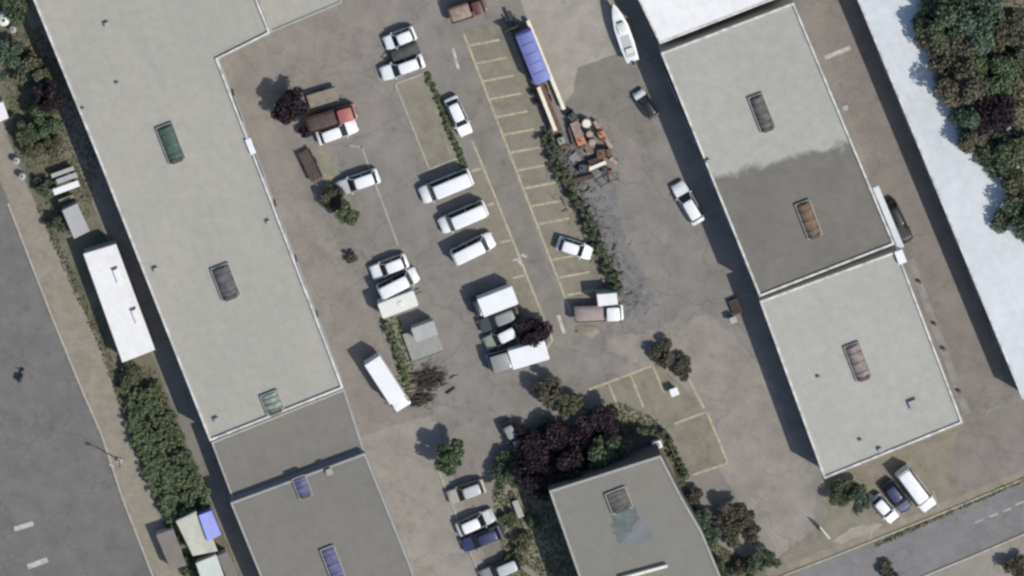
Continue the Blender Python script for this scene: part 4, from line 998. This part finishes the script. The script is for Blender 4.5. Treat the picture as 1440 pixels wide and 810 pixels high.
p = P(746, 803); t = thing('garden_bench', 'cream slab bench cut off by the bottom edge beside the office', 'bench', (p.x, p.y, 0), R(-38))
mb = MB(); mb.box((0, 0, .5), (2.3, .7, .14), bev=.03); mb.build('seat', M['sand'], t)
for k in (-.8, .8): mb = MB(); mb.box((k, 0, .215), (.25, .55, .43)); mb.build('leg', M['conc'], t)
def post(x, y, h, rz, label, name='street_lamp'):
    p = P(x, y); t = thing(name, label, 'lamp post', (p.x, p.y, 0), rz)
    mb = MB(); mb.box((0, 0, .15), (.7, .5, .3), bev=.04); mb.build('base', M['concp'], t)
    mb = MB(); mb.cyl((0, 0, .3), (0, 0, h), .09, .06, 10); mb.build('post', M['rim'], t, True)
    mb = MB(); mb.cyl((0, 0, h), (.9, 0, h + .12), .045, n=8); a = mb.build('arm', M['rim'], t)
    mb = MB(); mb.box((1.05, 0, h + .1), (.6, .28, .12), bev=.04); mb.build('lamp_head', M['concp'], a)
post(168, 647, 3.4, R(160), 'grey lamp post on the kerb of the left parking lot')
p = P(1158, 744); t = thing('notice_board', 'white notice board on posts at the yard entrance', 'board', (p.x, p.y, 0), R(-50))
mb = MB(); mb.box((0, 0, 1.2), (1.8, .12, 1.0), bev=.02); mb.build('panel', M['white'], t)
for k in (-.75, .75): mb = MB(); mb.box((k, -.07, .85), (.1, .02, 1.7)); mb.build('leg', M['rim'], t)
p = P(30, 527); t = thing('motor_scooter', 'dark motor scooter parked alone on the left lot', 'scooter', (p.x, p.y, 0), R(70))
for x in (-.6, .6):
    mb = MB(); mb.cyl((x, -.06, .25), (x, .06, .25), .25, n=16); o = mb.build('wheel', M['rubber'], t); mb = MB(); mb.cyl((x, -.075, .25), (x, .075, .25), .14, n=10); mb.build('rim', M['rim'], o)
mb = MB(); mb.loft([plan(-.8, -.05, .2, .35, .08), plan(-.85, .0, .22, .6, .08), plan(-.75, -.1, .16, .78, .08)]); mb.build('body', M['black'], t, True)
mb = MB(); mb.box((-.4, 0, .82), (.75, .3, .1), bev=.04); mb.build('seat', M['trim'], t)
mb = MB(); mb.box((.2, 0, .3), (.6, .34, .08)); mb.build('footboard', M['black'], t)
mb = MB(); mb.cyl((.6, 0, .3), (.42, 0, 1.0), .06, n=8); mb.box((.5, 0, .65), (.08, .4, .5), 0, -.25, bev=.03); mb.build('front_shield', M['silver'], t)
mb = MB(); mb.cyl((.42, -.34, 1.02), (.42, .34, 1.02), .03, n=8); mb.build('handlebar', M['trim'], t)

# ground litter: tufts of weeds in beds and along edges (uncountable)
mb = MB()
def tufts(poly, n):
    ps = [P(*q) for q in poly]
    x0, x1 = min(p.x for p in ps), max(p.x for p in ps); y0, y1 = min(p.y for p in ps), max(p.y for p in ps); k = 0
    while k < n:
        x, y = random.uniform(x0, x1), random.uniform(y0, y1); r = False
        for i in range(len(ps)):
            a, b = ps[i], ps[i - 1]
            if (a.y > y) != (b.y > y) and x < (b.x - a.x) * (y - a.y) / (b.y - a.y) + a.x: r = not r
        if not r: continue
        k += 1; a = random.random() * 6.28; s = random.uniform(.08, .24); dx, dy = math.cos(a) * s, math.sin(a) * s; hh = random.uniform(.05, .2)
        mb.add([(x - dx, y - dy, .03), (x - dy * .5, y + dx * .5, .03 + hh), (x + dx, y + dy, .03 + hh * .5), (x + dy * .5, y - dx * .5, .03)], [(0, 1, 2, 3)])
tufts([(0, 60), (60, 30), (140, 225), (120, 330), (90, 330), (20, 214)], 2600)
tufts([(164, 520), (215, 515), (300, 715), (250, 740)], 1200)
tufts([(692, 690), (770, 690), (812, 812), (712, 812)], 1800)
tufts([(820, 575), (870, 565), (925, 590), (920, 612), (840, 605)], 700)
tufts([(940, 605), (968, 690), (1008, 765), (1080, 800), (1000, 810), (940, 640)], 900)
tufts([(1290, 0), (1440, 0), (1440, 345), (1340, 180)], 3500)
tufts([(545, 450), (560, 444), (582, 505), (580, 560), (562, 560)], 300)
tufts([(50, 290), (60, 288), (150, 480), (230, 735), (200, 660), (140, 490)], 700)
tufts([(1230, 764), (1440, 671), (1440, 677), (1230, 770)], 500)
struct(mb.build('weeds', M['leaf_ol']), 'stuff')

# ------------------------------------------------------------------ light, sky, camera
EL = R(48); az = Vector((.865, -.50, 0)).normalized()
sd = Vector((az.x * math.cos(EL), az.y * math.cos(EL), math.sin(EL)))
sun = bpy.data.lights.new('sun', 'SUN'); sun.energy = 4.1; sun.angle = R(.55); sun.color = (1, .96, .885)
so = bpy.data.objects.new('sun', sun); COL.objects.link(so); so.rotation_euler = (-sd).to_track_quat('-Z', 'Y').to_euler(); so.location = (60, -30, 120)
w = bpy.data.worlds.new('World'); scene.world = w; w.use_nodes = True; nt = w.node_tree
bg = nt.nodes['Background']; sky = nt.nodes.new('ShaderNodeTexSky'); sky.sky_type = 'NISHITA'; sky.sun_disc = False
sky.sun_elevation = EL; sky.sun_rotation = math.atan2(az.x, az.y); sky.air_density = 1.0; sky.dust_density = 1.0
nt.links.new(sky.outputs[0], bg.inputs[0]); bg.inputs[1].default_value = .14
cam = bpy.data.cameras.new('camera'); co = bpy.data.objects.new('camera', cam); COL.objects.link(co)
co.location = (SAT[0], SAT[1], H); cam.shift_x = -SAT[0] / 120.0; cam.shift_y = -SAT[1] / 120.0; co.rotation_euler = (0, 0, 0); cam.sensor_width = 36; cam.lens = 36 * H / 120.0; cam.clip_start = 1; cam.clip_end = 6000
scene.camera = co
scene.render.resolution_x = 1024; scene.render.resolution_y = 576
vs = scene.view_settings; vs.view_transform = 'Standard'; vs.look = 'None'; vs.gamma = 1; vs.exposure = 0; vs.use_curve_mapping = False
scene.cycles.max_bounces = 6
scene.cycles.pixel_filter_type = 'BLACKMAN_HARRIS'; scene.cycles.filter_width = 2.6
